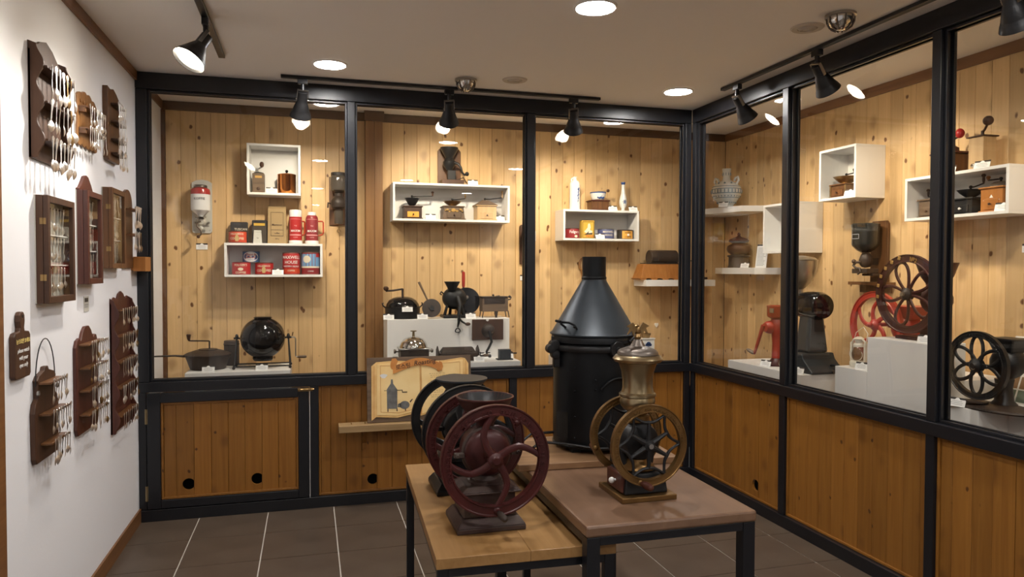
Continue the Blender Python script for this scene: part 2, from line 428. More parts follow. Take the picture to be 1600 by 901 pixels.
# ------------------------------------------------------------------ display cases
def facade(root, L, ups, lows, u_end, door=False, holes=(), corner=False, lblank=()):
    P = lambda n, mb, m='black_paint', par=root, bev=.003: mb.build(n, m, par, bevel=bev)
    P('top_rail', MB().bx(0, u_end, 0, .085, H-.098, H-.001))
    P('sill_rail', MB().bx(0, u_end, -.006, .085, .783, .844))
    P('plinth', MB().bx(0, u_end, -.008, .085, .0, .072))
    for (a, b) in ups: P('post', MB().bx(a, b, .002, .085, .845, H-.099))
    for (a, b) in lows: P('lower_post', MB().bx(a, b, .0005, .085, .073, .782))
    us = sorted(ups)
    edges = [(us[i][1], us[i+1][0]) for i in range(len(us)-1)]
    for (a, b) in edges:
        z0, z1 = .845, H-.099
        bd = MB()
        for y0 in (.022, .062):
            bd.bx(a+.001, a+.014, y0, y0+.016, z0, z1).bx(b-.014, b-.001, y0, y0+.016, z0, z1)
            bd.bx(a+.014, b-.014, y0, y0+.016, z0, z0+.013).bx(a+.014, b-.014, y0, y0+.016, z1-.013, z1)
        P('glazing_bead', bd, bev=.002)
        MB().bx(a+.002, b-.002, .045, .051, z0+.001, z1-.001).build('glass_pane', 'pane_glass', root)
    ls = sorted(lows)
    for k in range(len(ls)-1):
        a, b = ls[k][1], ls[k+1][0]
        if door and k == 0:
            z0, z1 = .078, .777
            dm = MB().bx(a+.004, a+.078, -.012, .03, z0, z1).bx(b-.068, b-.004, -.012, .03, z0, z1)
            dm.bx(a+.0785, b-.0685, -.012, .03, z1-.058, z1).bx(a+.0785, b-.0685, -.012, .03, z0, z0+.05)
            dr = P('door', dm)
            A, B_, c0, c1 = a+.079, b-.069, z0+.051, z1-.059
            boards(dr, A+.014, B_-.014, c0+.014, c1-.014, 'stained_pine', .0985, v=.010, phase=.07, holes=[h for h in holes if a < h[0] < b])
            tr = MB().bx(A, A+.0135, 0, .02, c0, c1).bx(B_-.0135, B_, 0, .02, c0, c1).bx(A+.0136, B_-.0136, 0, .02, c0, c0+.0135).bx(A+.0136, B_-.0136, 0, .02, c1-.0135, c1)
            tr.build('panel_trim', 'stained_pine', dr, bevel=.002)
            for z in (.175, .64): MB().bx(a-.006, a+.009, -.0155, -.0125, z-.045, z+.045).cyl((a+.0015, -.017, z-.045), (a+.0015, -.017, z+.045), .004, n=10).build('hinge', 'pewter', dr)
            lt = MB().bx(b-.072, b-.003, -.0165, -.0125, .755, .776).bx(b-.01, b+.02, -.0175, -.0125, .755, .776).cyl((b-.068, -.020, .766), (b+.028, -.020, .766), .0055, n=10)
            for q in (-.06, -.03, .005): lt.bx(b+q-.004, b+q+.004, -.027, -.0165, .757, .775)
            lt.build('slide_bolt', 'brass', dr)
            MB().cyl((b+.0005, -.004, .07), (b+.0005, -.004, .755), .0022, n=8).build('door_seam_wire', 'white_board', root)
            continue
        z0, z1 = .073, .782
        tr = MB().bx(a+.001, a+.0145, .018, .034, z0, z1).bx(b-.0145, b-.001, .018, .034, z0, z1).bx(a+.0146, b-.0146, .018, .034, z0, z0+.0135).bx(a+.0146, b-.0146, .018, .034, z1-.0135, z1)
        pn = P('lower_panel', tr, 'stained_pine', bev=.002)
        boards(pn, a+.0147, b-.0147, z0+.0136, z1-.0136, 'stained_pine', .0985, v=.027, phase=.06, holes=[h for h in holes if a < h[0] < b])
ca = thing('display_case', 'long black framed glass display case across the back of the room, with a cabinet door', 'display case')
facade(ca, XB, [(0.001, .062), (1.229, 1.278), (2.434, 2.486), (3.645, 3.692)], [(0.001, .044), (.989, 1.044), (2.311, 2.364), (3.647, 3.692)], XB-.0015, door=True,
       holes=((.274, .21), (.671, .213), (1.387, .151), (1.98, .15), (2.66, .15), (3.33, .15)))
MB().bx(.001, XR-.001, .09, YA-.001, .64, .66).build('deck', 'mid_wood', ca)
MB().bx(.001, XB-.001, .25, .27, 0, .639).build('back_panel', 'hole_dark', ca)  # near-black sheet added inside so the vent holes look dark
cb = thing('display_case', 'black framed glass display case along the side, with tall wheel mills inside', 'display case', (XB, 0, 0), -90)
facade(cb, 4.6, [(0.0, .047), (1.042, 1.094), (2.104, 2.152), (3.2, 3.25), (4.6, 4.65)], [(0.0, .045), (1.042, 1.094), (2.104, 2.152), (3.2, 3.25), (4.6, 4.65)], 4.65,
       holes=((.299, .159), (.782, .16), (1.354, .147), (1.938, .144), (2.5, .147), (2.95, .147)))
MB().bx(.001, 4.65, .09, XR-XB-.001, .615, .635).build('deck', 'mid_wood', cb)
MB().bx(.001, 4.65, .25, .27, 0, .614).build('back_panel', 'hole_dark', cb)  # same added sheet here, its colour standing in for shade behind the holes
# ------------------------------------------------------------------ ceiling lights
def downlight(x, y, label, group=None):
    t = thing('downlight', label, 'ceiling light', (x, y, H), 0, group)
    MB().lathe([(.085, -.0005), (.085, -.006), (.089, -.009), (.098, -.004), (.100, -.0005)], 40, closed=True).build('trim_ring', 'lamp_housing', t)
    MB().lathe([(0, -.003), (.0845, -.003), (.0845, -.001), (0, -.001)], 40).build('diffuser', 'downlight_glow', t)
    return t
downlight(1.11, -.47, 'round recessed downlight above the glass front near the left wall spotlight')
downlight(3.32, -.47, 'round recessed downlight near the corner of the two glass cases')
downlight(2.224, -1.72, 'round recessed downlight at the middle of the ceiling, cut by the top edge')
for (x, y) in ((1.11, -3.2), (3.3, -3.2), (2.22, -4.6), (1.11, -5.95), (3.3, -5.95), (1.11, -8.7)):
    downlight(x, y, 'round recessed downlight mirrored in the case glass, out of the frame', 'downlights behind the viewer')

def track(name, label, p0, p1):
    d = (Vector(p1)-Vector(p0)); L = d.length; a = math.atan2(d.y, d.x)
    t = thing('light_track', label, 'light track', p0, math.degrees(a))
    MB().bx(0, L, -.0165, .0165, -.018, -.0005).build('rail', 'black_paint', t, bevel=.002)
    MB().bx(-.004, 0, -.0165, .0165, -.018, -.0005).build('end_cap', 'black_paint', t, bevel=.001)
    return t
def spotlight(loc, aim, label, power, rail_dir='x', size=1.0, blend=.75, cone=62, col=SPOT_COL):
    t = thing('track_spotlight', label, 'spotlight', loc, 0 if rail_dir == 'x' else 90)
    R0 = Matrix.Rotation(0 if rail_dir == 'x' else pi/2, 3, 'Z')
    MB().bx(-.03, .03, -.0155, .0155, -.05, -.0186).build('track_adapter', 'black_paint', t, bevel=.003)
    MB().cyl((0, 0, -.05), (0, 0, -.088), .012, n=14).build('stem', 'black_paint', t)
    d = (R0.inverted() @ (Vector(aim)-Vector(loc)-Vector((0, 0, -.11)))).normalized()
    q = Vector((0, 0, -1)).rotation_difference(d).to_matrix().to_4x4()
    m = Matrix.Translation((0, 0, -.105)) @ q
    yk = MB(m)
    for s in (-1, 1): yk.bx(s*.031-.002, s*.031+.002, -.008, .008, -.05, .022)
    yk.bx(-.033, .033, -.008, .008, .018, .022)
    yk.cyl((-.038, 0, -.04), (.038, 0, -.04), .004, n=10).build('yoke', 'steel', t)
    sh = MB(m); k = size
    prof = [(.022, .012), (.027, .010), (.028, -.048), (.034, -.058), (.050*k, -.108), (.0505*k, -.112), (.0535*k, -.116), (.054*k, -.120), (.058*k, -.126), (.066*k, -.150), (.064*k, -.150), (.050*k, -.112), (.030, -.062), (.001, -.06)]
    sh.lathe([(0, .012)]+prof, 32).build('shade', 'cast_black', t)
    MB(m).lathe([(0, -.141), (.052*k, -.141), (.057*k, -.136), (.046*k, -.112), (.02, -.08), (0, -.08)], 28).build('bulb', 'bulb_glow', t)
    li = bpy.data.lights.new('spot_beam', 'SPOT'); li.energy = power; li.color = col; li.spot_size = rad(cone*2*.62); li.spot_blend = blend; li.shadow_soft_size = .04
    lo = bpy.data.objects.new('spot_beam', li); COL.objects.link(lo); lo.parent = t
    lo.matrix_local = m @ Matrix.Translation((0, 0, -.156))
    return t
track('a', 'short black ceiling track along the top of the back case', (.835, -.155, H), (2.90, -.155, H))
track('b', 'black ceiling track running along the side case toward the viewer', (3.558, -.62, H), (3.558, -3.4, H))
track('c', 'black ceiling track beside the white spoon wall', (.535, -.487, H), (.535, -3.6, H))
spotlight((.957, -.155, H), (.80, .78, 1.35), 'black cone spotlight above the red coffee cans and thermoses', SPOT_W*.62, cone=86)
spotlight((1.86, -.155, H), (2.02, .78, 1.75), 'black cone spotlight above the wide white shelf of wooden mills', SPOT_W*.64, cone=84)
spotlight((2.71, -.155, H), (3.05, .78, 1.5), 'black cone spotlight above the shelf of delft porcelain', SPOT_W*.8, cone=88)
spotlight((3.558, -.78, H), (4.46, -.55, 1.5), 'black cone spotlight on the side track nearest the corner post', SPOT_W*.38, 'y', cone=84)
spotlight((3.558, -1.51, H), (4.46, -1.25, 1.55), 'black cone spotlight on the side track in front of the wheel mills', SPOT_W*.62, 'y', cone=82)
spotlight((3.558, -2.58, H), (4.46, -2.3, 1.4), 'black cone spotlight cut off by the upper right corner of the photo', SPOT_W*.45, 'y', cone=82)
spotlight((.535, -1.12, H), (0, -1.55, 1.6), 'black cone spotlight with glowing open mouth turned to the spoon racks', SPOT_W*.66, 'y', size=1.15, cone=88, blend=.95, col=(1, .93, .84))
spotlight((.535, -2.35, H), (0, -2.0, 1.8), 'black cone spotlight out of the frame, lighting the lower spoon racks', SPOT_W*.22, 'y', size=1.05, cone=75, blend=.9, col=(1, .93, .84))

def detector(x, y, label):
    t = thing('ceiling_sensor', label, 'sensor', (x, y, H))
    MB().lathe([(0, -.0005), (.068, -.0005), (.068, -.012), (.060, -.014), (0, -.014)], 32).build('collar', 'steel', t)
    MB().lathe([(.058, -.0145), (.056, -.035), (.044, -.058), (.022, -.070), (0, -.073)], 32).build('dome', 'chrome', t)
    rb = MB()
    for k in range(10):
        a = 2*pi*k/10
        rb.tube([(r*cos(a), r*sin(a), z) for r, z in ((.060, -.0145), (.0585, -.035), (.047, -.059), (.024, -.073))], .0028, 6)
    rb.build('cage', 'pewter_dark', t)
detector(1.925, -.36, 'chrome domed ceiling sensor over the middle of the back case')
detector(3.34, -1.94, 'chrome domed ceiling sensor beside the side case track')
def vent(x, y, label):
    t = thing('ceiling_vent', label, 'vent', (x, y, H))
    MB().lathe([(.045, -.0005), (.046, -.006), (.072, -.007), (.078, -.0005)], 36, closed=True).build('flange', 'vent_beige', t)
    MB().lathe([(0, -.010), (.040, -.009), (.043, -.004), (.043, -.0008), (0, -.0008)], 36).build('disc', 'vent_beige', t)
    g = MB()
    for k in range(3):
        g.lathe([(.016+.009*k, -.0101), (.016+.009*k, -.0125), (.019+.009*k, -.0125), (.019+.009*k, -.0098)], 28, closed=True)
    g.build('louvre', 'vent_beige', t)
vent(2.216, -.44, 'flat beige round ceiling vent next to the back case sensor')
vent(3.31, -1.75, 'flat beige round ceiling vent next to the side case sensor')
# ------------------------------------------------------------------ tables in the middle
def table(label, loc, rz, w, d, z, th, top_mat, leg, planks=None, edge=.004):
    t = thing('display_table', label, 'table', loc, rz)      # local origin at the front left corner on the floor
    if planks:
        us = planks
        for a, b in zip(us, us[1:]): MB().bx(a+.0003, b-.0003, 0, d, z-th, z).build('top_plank', top_mat, t, bevel=.0015)
    else: MB().bx(0, w, 0, d, z-th, z).build('table_top', top_mat, t, bevel=edge)
    e = .004; zf = z-th-.0005
    for (x, y) in ((e, e), (w-e-leg, e), (e, d-e-leg), (w-e-leg, d-e-leg)):
        MB().bx(x, x+leg, y, y+leg, 0, zf).build('leg', 'black_paint', t, bevel=.002)
    r = MB()
    for y in (e, d-e-leg): r.bx(e+leg, w-e-leg, y+.002, y+leg-.002, zf-.028, zf)
    for x in (e, w-e-leg): r.bx(x+.002, x+leg-.002, e+leg, d-e-leg, zf-.028, zf)
    r.build('apron', 'black_paint', t, bevel=.002)
    return t
table('low oak nesting table with thick plank top, carrying the two big wheel mills', (1.362, -2.567, 0), -2.4, .588, 1.10, .637, .034, 'oak', .033, planks=[0, .30, .588])
table('dark brown nesting table with rounded edge, carrying the brass wheel mill', (1.824, -2.645, 0), -.5, .612, 1.205, .72, .038, 'brown_top', .045, edge=.008)
sl = thing('wooden_slab', 'thick wooden plank lying across the brown table under the tall roaster', 'plank', (1.79, -2.0, .7205), -4)
MB().bx(0, .36, 0, .44, 0, .027).build('plank_half', 'slab_wood', sl, bevel=.003)
MB().bx(.361, .685, 0.002, .44, 0, .027).build('plank_half', 'slab_wood', sl, bevel=.003)

# ------------------------------------------------------------------ wheels
def rim(mb, R, w, t, y=0, n=56, rnd=.003):
    """flat cast rim in the XZ plane about the Y axis: outer radius R, radial width w, thickness t, raised edges"""
    e = t*.16
    prof = [(R, y-t/2), (R, y+t/2), (R-w*.12, y+t/2), (R-w*.2, y+t/2-e), (R-w*.8, y+t/2-e), (R-w*.88, y+t/2), (R-w, y+t/2),
            (R-w, y-t/2), (R-w*.88, y-t/2), (R-w*.8, y-t/2+e), (R-w*.2, y-t/2+e), (R-w*.12, y-t/2)]
    return mb.lathe(prof, n, ax='y', closed=True)
def s_spokes(parent, m, R, w, r, n=4, a0=90, prof=((.12, 36), (.3, 33), (.55, 25), (.8, 8), (1, -3)), y=0):
    for k in range(n):
        pts = []
        for i in range(13):
            s = .10+.90*i/12
            for (s0, o0), (s1, o1) in zip(prof, prof[1:]):
                if s <= s1 or s1 == 1: break
            f = max(0, min(1, (s-s0)/(s1-s0))); off = o0+(o1-o0)*f
            a = rad(a0+360*k/n+off); q = s*(R-w*.6)
            pts.append((q*cos(a), y, q*sin(a)))
        MB().tube(pts, [r*(1.25-.4*i/12) for i in range(13)], 8, flat=.75).build('spoke', m, parent)
def crank_handle(parent, p, d, L, r, m='dark_wood', name='handle'):
    p = Vector(p); d = Vector(d).normalized()
    pts = [p+d*(L*f) for f in (0, .15, .4, .7, .92, 1)]
    return MB().tube(pts, [r*f for f in (.55, .8, 1.05, 1.0, .8, .35)], 12).build(name, m, parent)

# ------------------------------------------------------------------ dark red double-wheel mill
def wheel_mill(label, loc, red):
    t = thing('wheel_mill', label, 'coffee mill', loc)
    body, worn = ('red_iron', 'worn_red_iron') if red else ('cast_black', 'cast_black')
    # square base with spreading foot, ribbed lid
    MB().bx(-.12, .12, -.108, .108, 0, .018).frus((0, 0, .018), (.24, .216), (.20, .176), .026).build('base_foot', worn, t, bevel=.003)
    MB().frus((0, 0, .044), (.186, .162), (.178, .154), .082).build('base_box', worn if red else body, t, bevel=.004)
    MB().bx(-.07, .05, -.086, -.075, .052, .066).build('drawer_ledge', worn, t, bevel=.002)
    MB().bx(-.058, .058, .079, .088, .052, .115).build('drawer', worn, t, bevel=.002)
    lid = MB().bx(-.108, .108, -.094, .094, .126, .133).frus((0, 0, .133), (.206, .178), (.16, .14), .014)
    lid.build('base_lid', worn, t, bevel=.003)
    MB().lathe([(.062, .147), (.062, .155), (.050, .160), (.044, .176), (.05, .182), (0, .182)], 32).build('collar', worn, t)
    # grinding housing: fat drum on the wheel axis
    hz = .256
    MB().lathe([(0, -.082), (.016, -.082), (.024, -.070), (.055, -.064), (.070, -.060), (.080, -.050), (.083, -.040), (.083, .044), (.076, .056), (.04, .068), (0, .070)], 40, c=(0, 0, hz), ax='y').build('grinding_drum', body, t)
    MB().lathe([(.082, -.036), (.090, -.033), (.090, -.022), (.082, -.019)], 40, c=(0, 0, hz), ax='y', closed=True).build('drum_flange', worn, t)
    for s in (-1, 1): MB().bx(s*.10-.018, s*.10+.018, -.05, -.03, hz-.012, hz+.004).cyl((s*.108, -.058, hz-.004), (s*.108, -.022, hz-.004), .007, n=10).build('lug', worn, t, bevel=.002)
    # neck and funnel hopper
    hp = [(.030, .33), (.032, .352), (.048, .372), (.085, .412), (.098, .438), (.1015, .441), (.1015, .446), (.0965, .446), (.084, .418), (.046, .38), (.022, .352), (0, .35)] if red else \
         [(.034, .33), (.032, .345), (.062, .40), (.102, .438), (.105, .441), (.105, .447), (.055, .4475), (0, .4475)]
    MB().lathe(hp, 44).build('hopper', body if red else 'roaster_grey', t)
    if red: MB().lathe([(0, .352), (.024, .353), (.047, .382), (.084, .4185), (.0955, .444)], 40, caps=False).build('hopper_lining', 'cast_black', t)
    MB().cyl((0, -.165, hz), (0, .165, hz), .011, n=14).build('axle', 'steel', t)
    R = .186
    for y in (-.147, .147):
        w = holder('wheel', t, (0, y, hz))
        rim(MB(), R, .036, .022).build('rim', body, w)
        s_spokes(w, body, R, .036, .0115, a0=92)
        MB().lathe([(0, -.020), (.012, -.020), (.016, -.014), (.026, -.010), (.026, .010), (0, .012)], 24, ax='y').build('hub', body, w)
        if red: text('ENTERPRISE MFG. CO. PHILADELPHIA U.S.A.', .024, body, w, (0, -.0092, 0), bend=R-.0262, depth=.0022, space=1.35, name='cast_lettering')
        a = rad(-88 if y < 0 else 20); q = R-.018; s = -1 if y < 0 else 1
        MB().ball((q*cos(a), 0, q*sin(a)), .017, (1, .8, 1)).cyl((q*cos(a), 0, q*sin(a)), (q*cos(a), s*.022, q*sin(a)), .008, n=12).build('handle_boss', body, w)
        crank_handle(w, (q*cos(a), s*.022, q*sin(a)), (.15, s, -.12 if y < 0 else .15), .062, .0115, 'cast_brown')
    return t
wheel_mill('dark red cast iron coffee mill with two spoked wheels and open funnel', (1.583, -2.287, .6375), True)
wheel_mill('black double-wheel coffee mill with covered funnel behind the dark red mill', (1.588, -1.86, .6375), False)

# ------------------------------------------------------------------ brass wheel mill
bm_ = thing('brass_mill', 'brass and black coffee mill with eagle finial on the brown table', 'coffee mill', (2.128, -2.37, .7205))
MB().bx(-.105, .105, -.105, .105, 0, .019).build('base_plate', 'bronze', bm_, bevel=.003)
MB().frus((.0, 0, .0192), (.168, .158), (.150, .142), .072).build('base_box', 'cast_black', bm_, bevel=.006)
dr = MB().bx(-.089, -.066, -.066, .066, .024, .088).build('drawer', 'red_wood', bm_, bevel=.004)
MB().cyl((-.089, -.012, .058), (-.099, -.012, .058), .005, n=10).ball((-.104, -.012, .058), .011).build('drawer_knob', 'porcelain', dr)
MB().lathe([(.062, .0912), (.066, .096), (.060, .106), (.046, .116), (.040, .13), (0, .13)], 32).build('lower_dome', 'bronze', bm_)
MB().lathe([(0, -.055), (.03, -.055), (.062, -.045), (.070, -.02), (.070, .02), (.062, .045), (0, .055)], 36, c=(0, 0, .195), ax='y').build('grinding_drum', 'cast_black', bm_)
MB().lathe([(.034, .24), (.034, .262), (.044, .265), (.044, .285), (.036, .289), (.036, .30), (0, .30)], 32).build('neck', 'bronze', bm_)
for s in (-1, 1): MB().tube([(s*.02, -.04, .25), (s*.05, -.03, .215), (s*.06, 0, .16), (s*.05, .0, .11)], [.008, .01, .011, .013], 10).build('side_bracket', 'cast_black', bm_)
MB().lathe([(.030, .300), (.048, .304), (.060, .318), (.064, .336), (.060, .350), (.066, .354), (.066, .362), (.058, .368), (.054, .385), (.054, .410), (.058, .440), (.067, .468), (.0695, .474), (0, .474)], 44).build('hopper_urn', 'pewter', bm_)
MB().lathe([(.066, .474), (.084, .478), (.090, .488), (.080, .500), (.072, .503), (0, .503)], 44).build('hopper_rim', 'pewter', bm_)
ld = MB().lathe([(.0735, .5035), (.072, .512), (.064, .520), (.044, .528), (.028, .533), (.020, .545), (.014, .556), (0, .557)], 40).build('hopper_lid', 'pewter_dark', bm_)
MB().lathe([(.010, .5575), (.013, .566), (.008, .576), (.012, .584), (0, .59)], 20).build('finial_ball', 'brass', ld)
eg = MB().ball((0, 0, .588), .011, (.9, .8, 1.5)).ball((-.004, -.004, .606), .007).cyl((-.008, -.006, .606), (-.016, -.008, .604), .003, .001, n=8)
for s in (-1, 1):
    eg.prism([(s*.004, .599), (s*.020, .617), (s*.044, .604), (s*.031, .597), (s*.041, .574), (s*.024, .588), (s*.017, .568), (s*.011, .585), (s*.006, .580)], -.003, .003)
eg.prism([(-.006, .578), (.006, .578), (.009, .566), (0, .570), (-.009, .566)], .002, .006)
eg.build('eagle_finial', 'brass', ld)
MB().cyl((0, -.115, .195), (0, .115, .195), .009, n=14).build('axle', 'steel', bm_)
for y in (-.094, .094):
    w = holder('wheel', bm_, (0, y, .195)); R = .143
    rim(MB(), R, .026, .018).build('rim', 'bronze', w)
    for k in range(6):
        a = rad(90+60*k); e = .56*R; sp = MB()
        sp.tube([(.012*cos(a), 0, .012*sin(a)), (e*cos(a), 0, e*sin(a))], [.0105, .0066], 8)
        for s in (-1, 1):
            pts = []
            for i in range(7):
                f = i/6; q = e+(R-.024-e)*(f**2.1); aa = a+s*rad(30)*(f**.72)
                pts.append((q*cos(aa), 0, q*sin(aa)))
            sp.tube(pts, [.0066, .006, .0056, .0052, .005, .0052, .006], 8)
        sp.build('spoke', 'cast_black', w)
    MB().lathe([(0, -.016), (.007, -.016), (.010, -.012), (.019, -.010), (.021, -.004), (.021, .009), (0, .01)], 24, ax='y').build('hub', 'cast_black', w)
    text('NATIONAL SPECIALTY MFG. CO. PHILADELPHIA PA. U.S.A.', .0145, 'bronze', w, (0, -.0072, 0), bend=R-.0175, depth=.0017, space=1.16, name='cast_lettering').rotation_euler = (rad(90), rad(-8), 0)
    a = rad(-104 if y < 0 else 200); q = R-.012; s = -1 if y < 0 else 1
    MB().ball((q*cos(a), 0, q*sin(a)), .013, (1, .8, 1)).build('handle_boss', 'bronze', w)
    crank_handle(w, (q*cos(a), s*.012, q*sin(a)), (.25, s, -.1), .055, .013, 'red_wood')

# ------------------------------------------------------------------ tall black drum roaster
ro = thing('drum_roaster', 'tall black metal coffee roaster with conical hood and chimney', 'roaster', (2.205, -1.765, .752))
MB().lathe([(0, .012), (.176, .012), (.182, .016), (.182, .022), (.178, .024), (.178, .455), (0, .455)], 64).build('drum', 'roaster_black', ro)
for x, y in ((-.12, -.09), (.12, -.09), (0, .15)): MB().bx(x-.02, x+.02, y-.02, y+.02, -.0035, .0118).build('foot', 'roaster_black', ro)
MB().lathe([(.1785, .4555), (.187, .462), (.187, .487), (.1835, .492), (0, .492)], 64).build('flange', 'roaster_black', ro)
hd = MB().lathe([(.194, .4925), (.194, .498), (.186, .502), (.056, .725), (.0535, .731), (0, .731)], 64).build('cone_hood', 'roaster_grey', ro)
MB().lathe([(.0525, .7315), (.0525, .832), (.050, .832), (.050, .7315)], 40, closed=True).build('chimney', 'roaster_black', ro)
MB().lathe([(.0535, .732), (.0555, .736), (.0555, .742), (.0535, .745)], 40, closed=True).build('chimney_ring', 'roaster_black', ro)
ang = lambda d, r, z: (r*cos(rad(d)), r*sin(rad(d)), z)
hh = MB().tube([ang(203, .168, .525), ang(201, .192, .545), ang(206, .200, .552), ang(216, .196, .552), ang(222, .182, .540), ang(224, .174, .522)], .005, 8).ball(ang(222, .182, .534), .008)
hh.tube([ang(196, .205, .556), ang(204, .203, .553)], .006, 8).build('hood_handle', 'roaster_black', ro)
# clamp bar around the flange, with bolt disc and hinge bracket
cl = MB().lathe([(.180, .427), (.193, .427), (.196, .432), (.196, .446), (.193, .451), (.180, .451)], 24, closed=True, arc=(rad(192), rad(279)))
cl.build('clamp_bar', 'cast_black', ro)
dxy = ang(279, .19, .438)
dm = Matrix.Translation(dxy) @ Matrix.Rotation(rad(279-270), 4, 'Z')
MB(dm).lathe([(0, -.018), (.012, -.018), (.014, -.012), (.034, -.012), (.036, -.008), (.036, .006), (0, .006)], 28, ax='y').build('clamp_disc', 'cast_black', ro)
MB(dm).ball((0, -.019, 0), .006).build('clamp_bolt', 'steel', ro)
bk = MB()
p = ang(192, .205, .44)
for (dx, dz, r) in ((0, .012, .022), (-.016, -.004, .020), (.004, -.03, .018)): bk.lathe([(0, -.02), (r, -.018), (r, .018), (0, .02)], 20, c=(p[0]+dx, p[1], p[2]+dz), ax='y')
bk.bx(p[0]-.004, p[0]+.024, p[1]-.012, p[1]+.012, p[2]-.085, p[2]+.01).bx(p[0]-.012, p[0]+.0, p[1]-.006, p[1]+.006, p[2]+.02, p[2]+.05)
bk.build('hinge_bracket', 'cast_black', ro, bevel=.003)
arc = [(a, .318-.045*abs((a-282)/24)**2.2) for a in range(258, 308, 4)]
MB().tube([ang(a, .186, z) for a, z in arc], .006, 8).build('door_handle_arc', 'roaster_black', ro)
rv = MB()
for a, zz in ((222, (.06, .15, .26, .36)), (251, (.27, .31))):
    for z in zz: rv.ball(ang(a, .179, z), .005, n=8, m=5)
rv.build('rivet', 'roaster_black', ro)
ow = MB()
op = [(a, z) for z in (.05, .165) for a in range(186, 212, 5)]
ring = [ang(a, .1795, .05) for a in range(186, 212, 5)]+[ang(a, .1795, .165) for a in range(211, 185, -5)]
n_ = len(ring)//2
vs = [ang(a, .1793, .05) for a in range(186, 212, 5)]+[ang(a, .1793, .165) for a in range(186, 212, 5)]
ow.add(vs, [(i, i+1, i+n_+1, i+n_) for i in range(n_-1)]); ow.build('vent_opening', 'hole_dark', ro)
rd = MB().tube([(-.30, -.07, .02), (-.26, -.05, .036), (-.17, -.10, .034), (-.06, -.20, .030), (.10, -.22, .028)], .006, 8)
rd.tube([(-.34, .02, .012), (-.28, .03, .055), (-.10, .04, .055)], .006, 8)
rd.build('draw_rod', 'cast_black', ro)
MB().tube([ang(300, .19, .470), ang(308, .205, .49), ang(316, .20, .50)], .006, 8).ball(ang(312, .206, .505), .011).build('latch_hook', 'cast_black', ro)

# ------------------------------------------------------------------ painted book sign on a plank ledge
pk = thing('plank_ledge', 'pale wooden plank ledge fixed to the lower panel of the back case', 'shelf', (0, 0, 0))
MB().bx(1.165, 2.16, -.125, -.009, .497, .54).build('plank', 'plank_wood', pk, bevel=.003)
for x in (1.33, 1.95): MB().bx(x-.012, x+.012, -.0085, .015, .36, .497).prism([(-.0086, .40), (-.0086, .4965), (-.10, .4965)], x-.01, x+.01, 'x').build('bracket', 'stained_pine', pk)
for x in (1.245, 1.33): MB().cyl((x, -.07, .54), (x, -.07, .549), .004, n=8).build('screw', 'brass', pk)
sg = thing('book_sign', 'painted wooden sign shaped as an open book with an orange ribbon headed Roasting', 'sign', (1.345, -.075, .5432))
sg.rotation_euler = (rad(-7), 0, 0)
MB().bx(0, .685, 0, .02, 0, .415).build('backing_board', 'grey_wood', sg, bevel=.002)
pe = [(.025, .012), (.055, .035), (.19, .024), (.30, .045), (.345, .030), (.40, .045), (.50, .026), (.63, .040), (.665, .012), (.668, .36), (.645, .395), (.62, .400), (.50, .385), (.37, .383), (.345, .372), (.32, .383), (.18, .392), (.06, .385), (.028, .360)]
MB().prism(pe, -.007, 0).build('page_stack', 'parchment_edge', sg, bevel=.001)
for s, pts in (('l', [(.060, .048), (.19, .038), (.29, .058), (.338, .043), (.338, .366), (.29, .374), (.18, .380), (.065, .372)]), ('r', [(.352, .043), (.40, .058), (.50, .040), (.622, .053), (.628, .388), (.50, .372), (.39, .374), (.352, .366)])):
    MB().prism(pts, -.010, -.0072).build('page', 'parchment', sg, bevel=.0008)
ol = MB()
for (a, b) in (((.085, .065), (.085, .362)), ((.085, .362), (.32, .355)), ((.085, .065), (.20, .055)), ((.20, .055), (.29, .073)), ((.345, .04), (.345, .37)), ((.605, .07), (.61, .372)), ((.39, .362), (.608, .372)), ((.40, .072), (.50, .058)), ((.50, .058), (.605, .07)), ((.04, .03), (.045, .36)), ((.645, .04), (.65, .38))):
    dx, dz = b[0]-a[0], b[1]-a[1]; L = math.hypot(dx, dz); nx, nz = -dz/L*.0012, dx/L*.0012
    ol.prism([(a[0]-nx, a[1]-nz), (b[0]-nx, b[1]-nz), (b[0]+nx, b[1]+nz), (a[0]+nx, a[1]+nz)], -.0108, -.0101)
ol.build('page_outline', 'ribbon', sg)
up_ = []; dn_ = []
for i in range(21):
    f = i/20; x = .165+.32*f; z = .352+.030*sin((f-.12)*pi*1.35-.25)
    up_.append((x, z+.024)); dn_.append((x, z-.024))
rb = MB().prism(dn_+up_[::-1], -.016, -.011)
rb.prism([(.150, .372), (.160, .405), (.185, .407), (.200, .388), (.182, .352), (.160, .334), (.150, .350)], -.0108, -.0104)
rb.prism([(.470, .382), (.488, .372), (.495, .345), (.486, .322), (.462, .312), (.450, .325), (.458, .340), (.474, .345)], -.0155, -.0105)
rb.build('ribbon_banner', 'ribbon', sg, bevel=.0008)
tx = text('로스팅', .036, 'ink', sg, (.232, -.0165, .352), (90, 0, 0), depth=.0003); tx.rotation_euler = (rad(90), rad(-8), 0)
tx = text('Roasting', .042, 'ink', sg, (.372, -.0165, .377), (90, 0, 0), depth=.0003, shear=.25); tx.rotation_euler = (rad(90), rad(-6), 0)
MB().prism([(.125, .085), (.19, .082), (.192, .205), (.165, .245), (.1635, .272), (.152, .272), (.150, .246), (.124, .208)], -.0112, -.0101).build('painted_roaster', 'paint_grey', sg)
dt = MB().prism([(.107, .203), (.124, .203), (.124, .200), (.107, .200)], -.0108, -.0101).prism([(.192, .203), (.225, .203), (.227, .190), (.256, .190), (.256, .184), (.223, .184), (.221, .199), (.192, .199)], -.0108, -.0101)
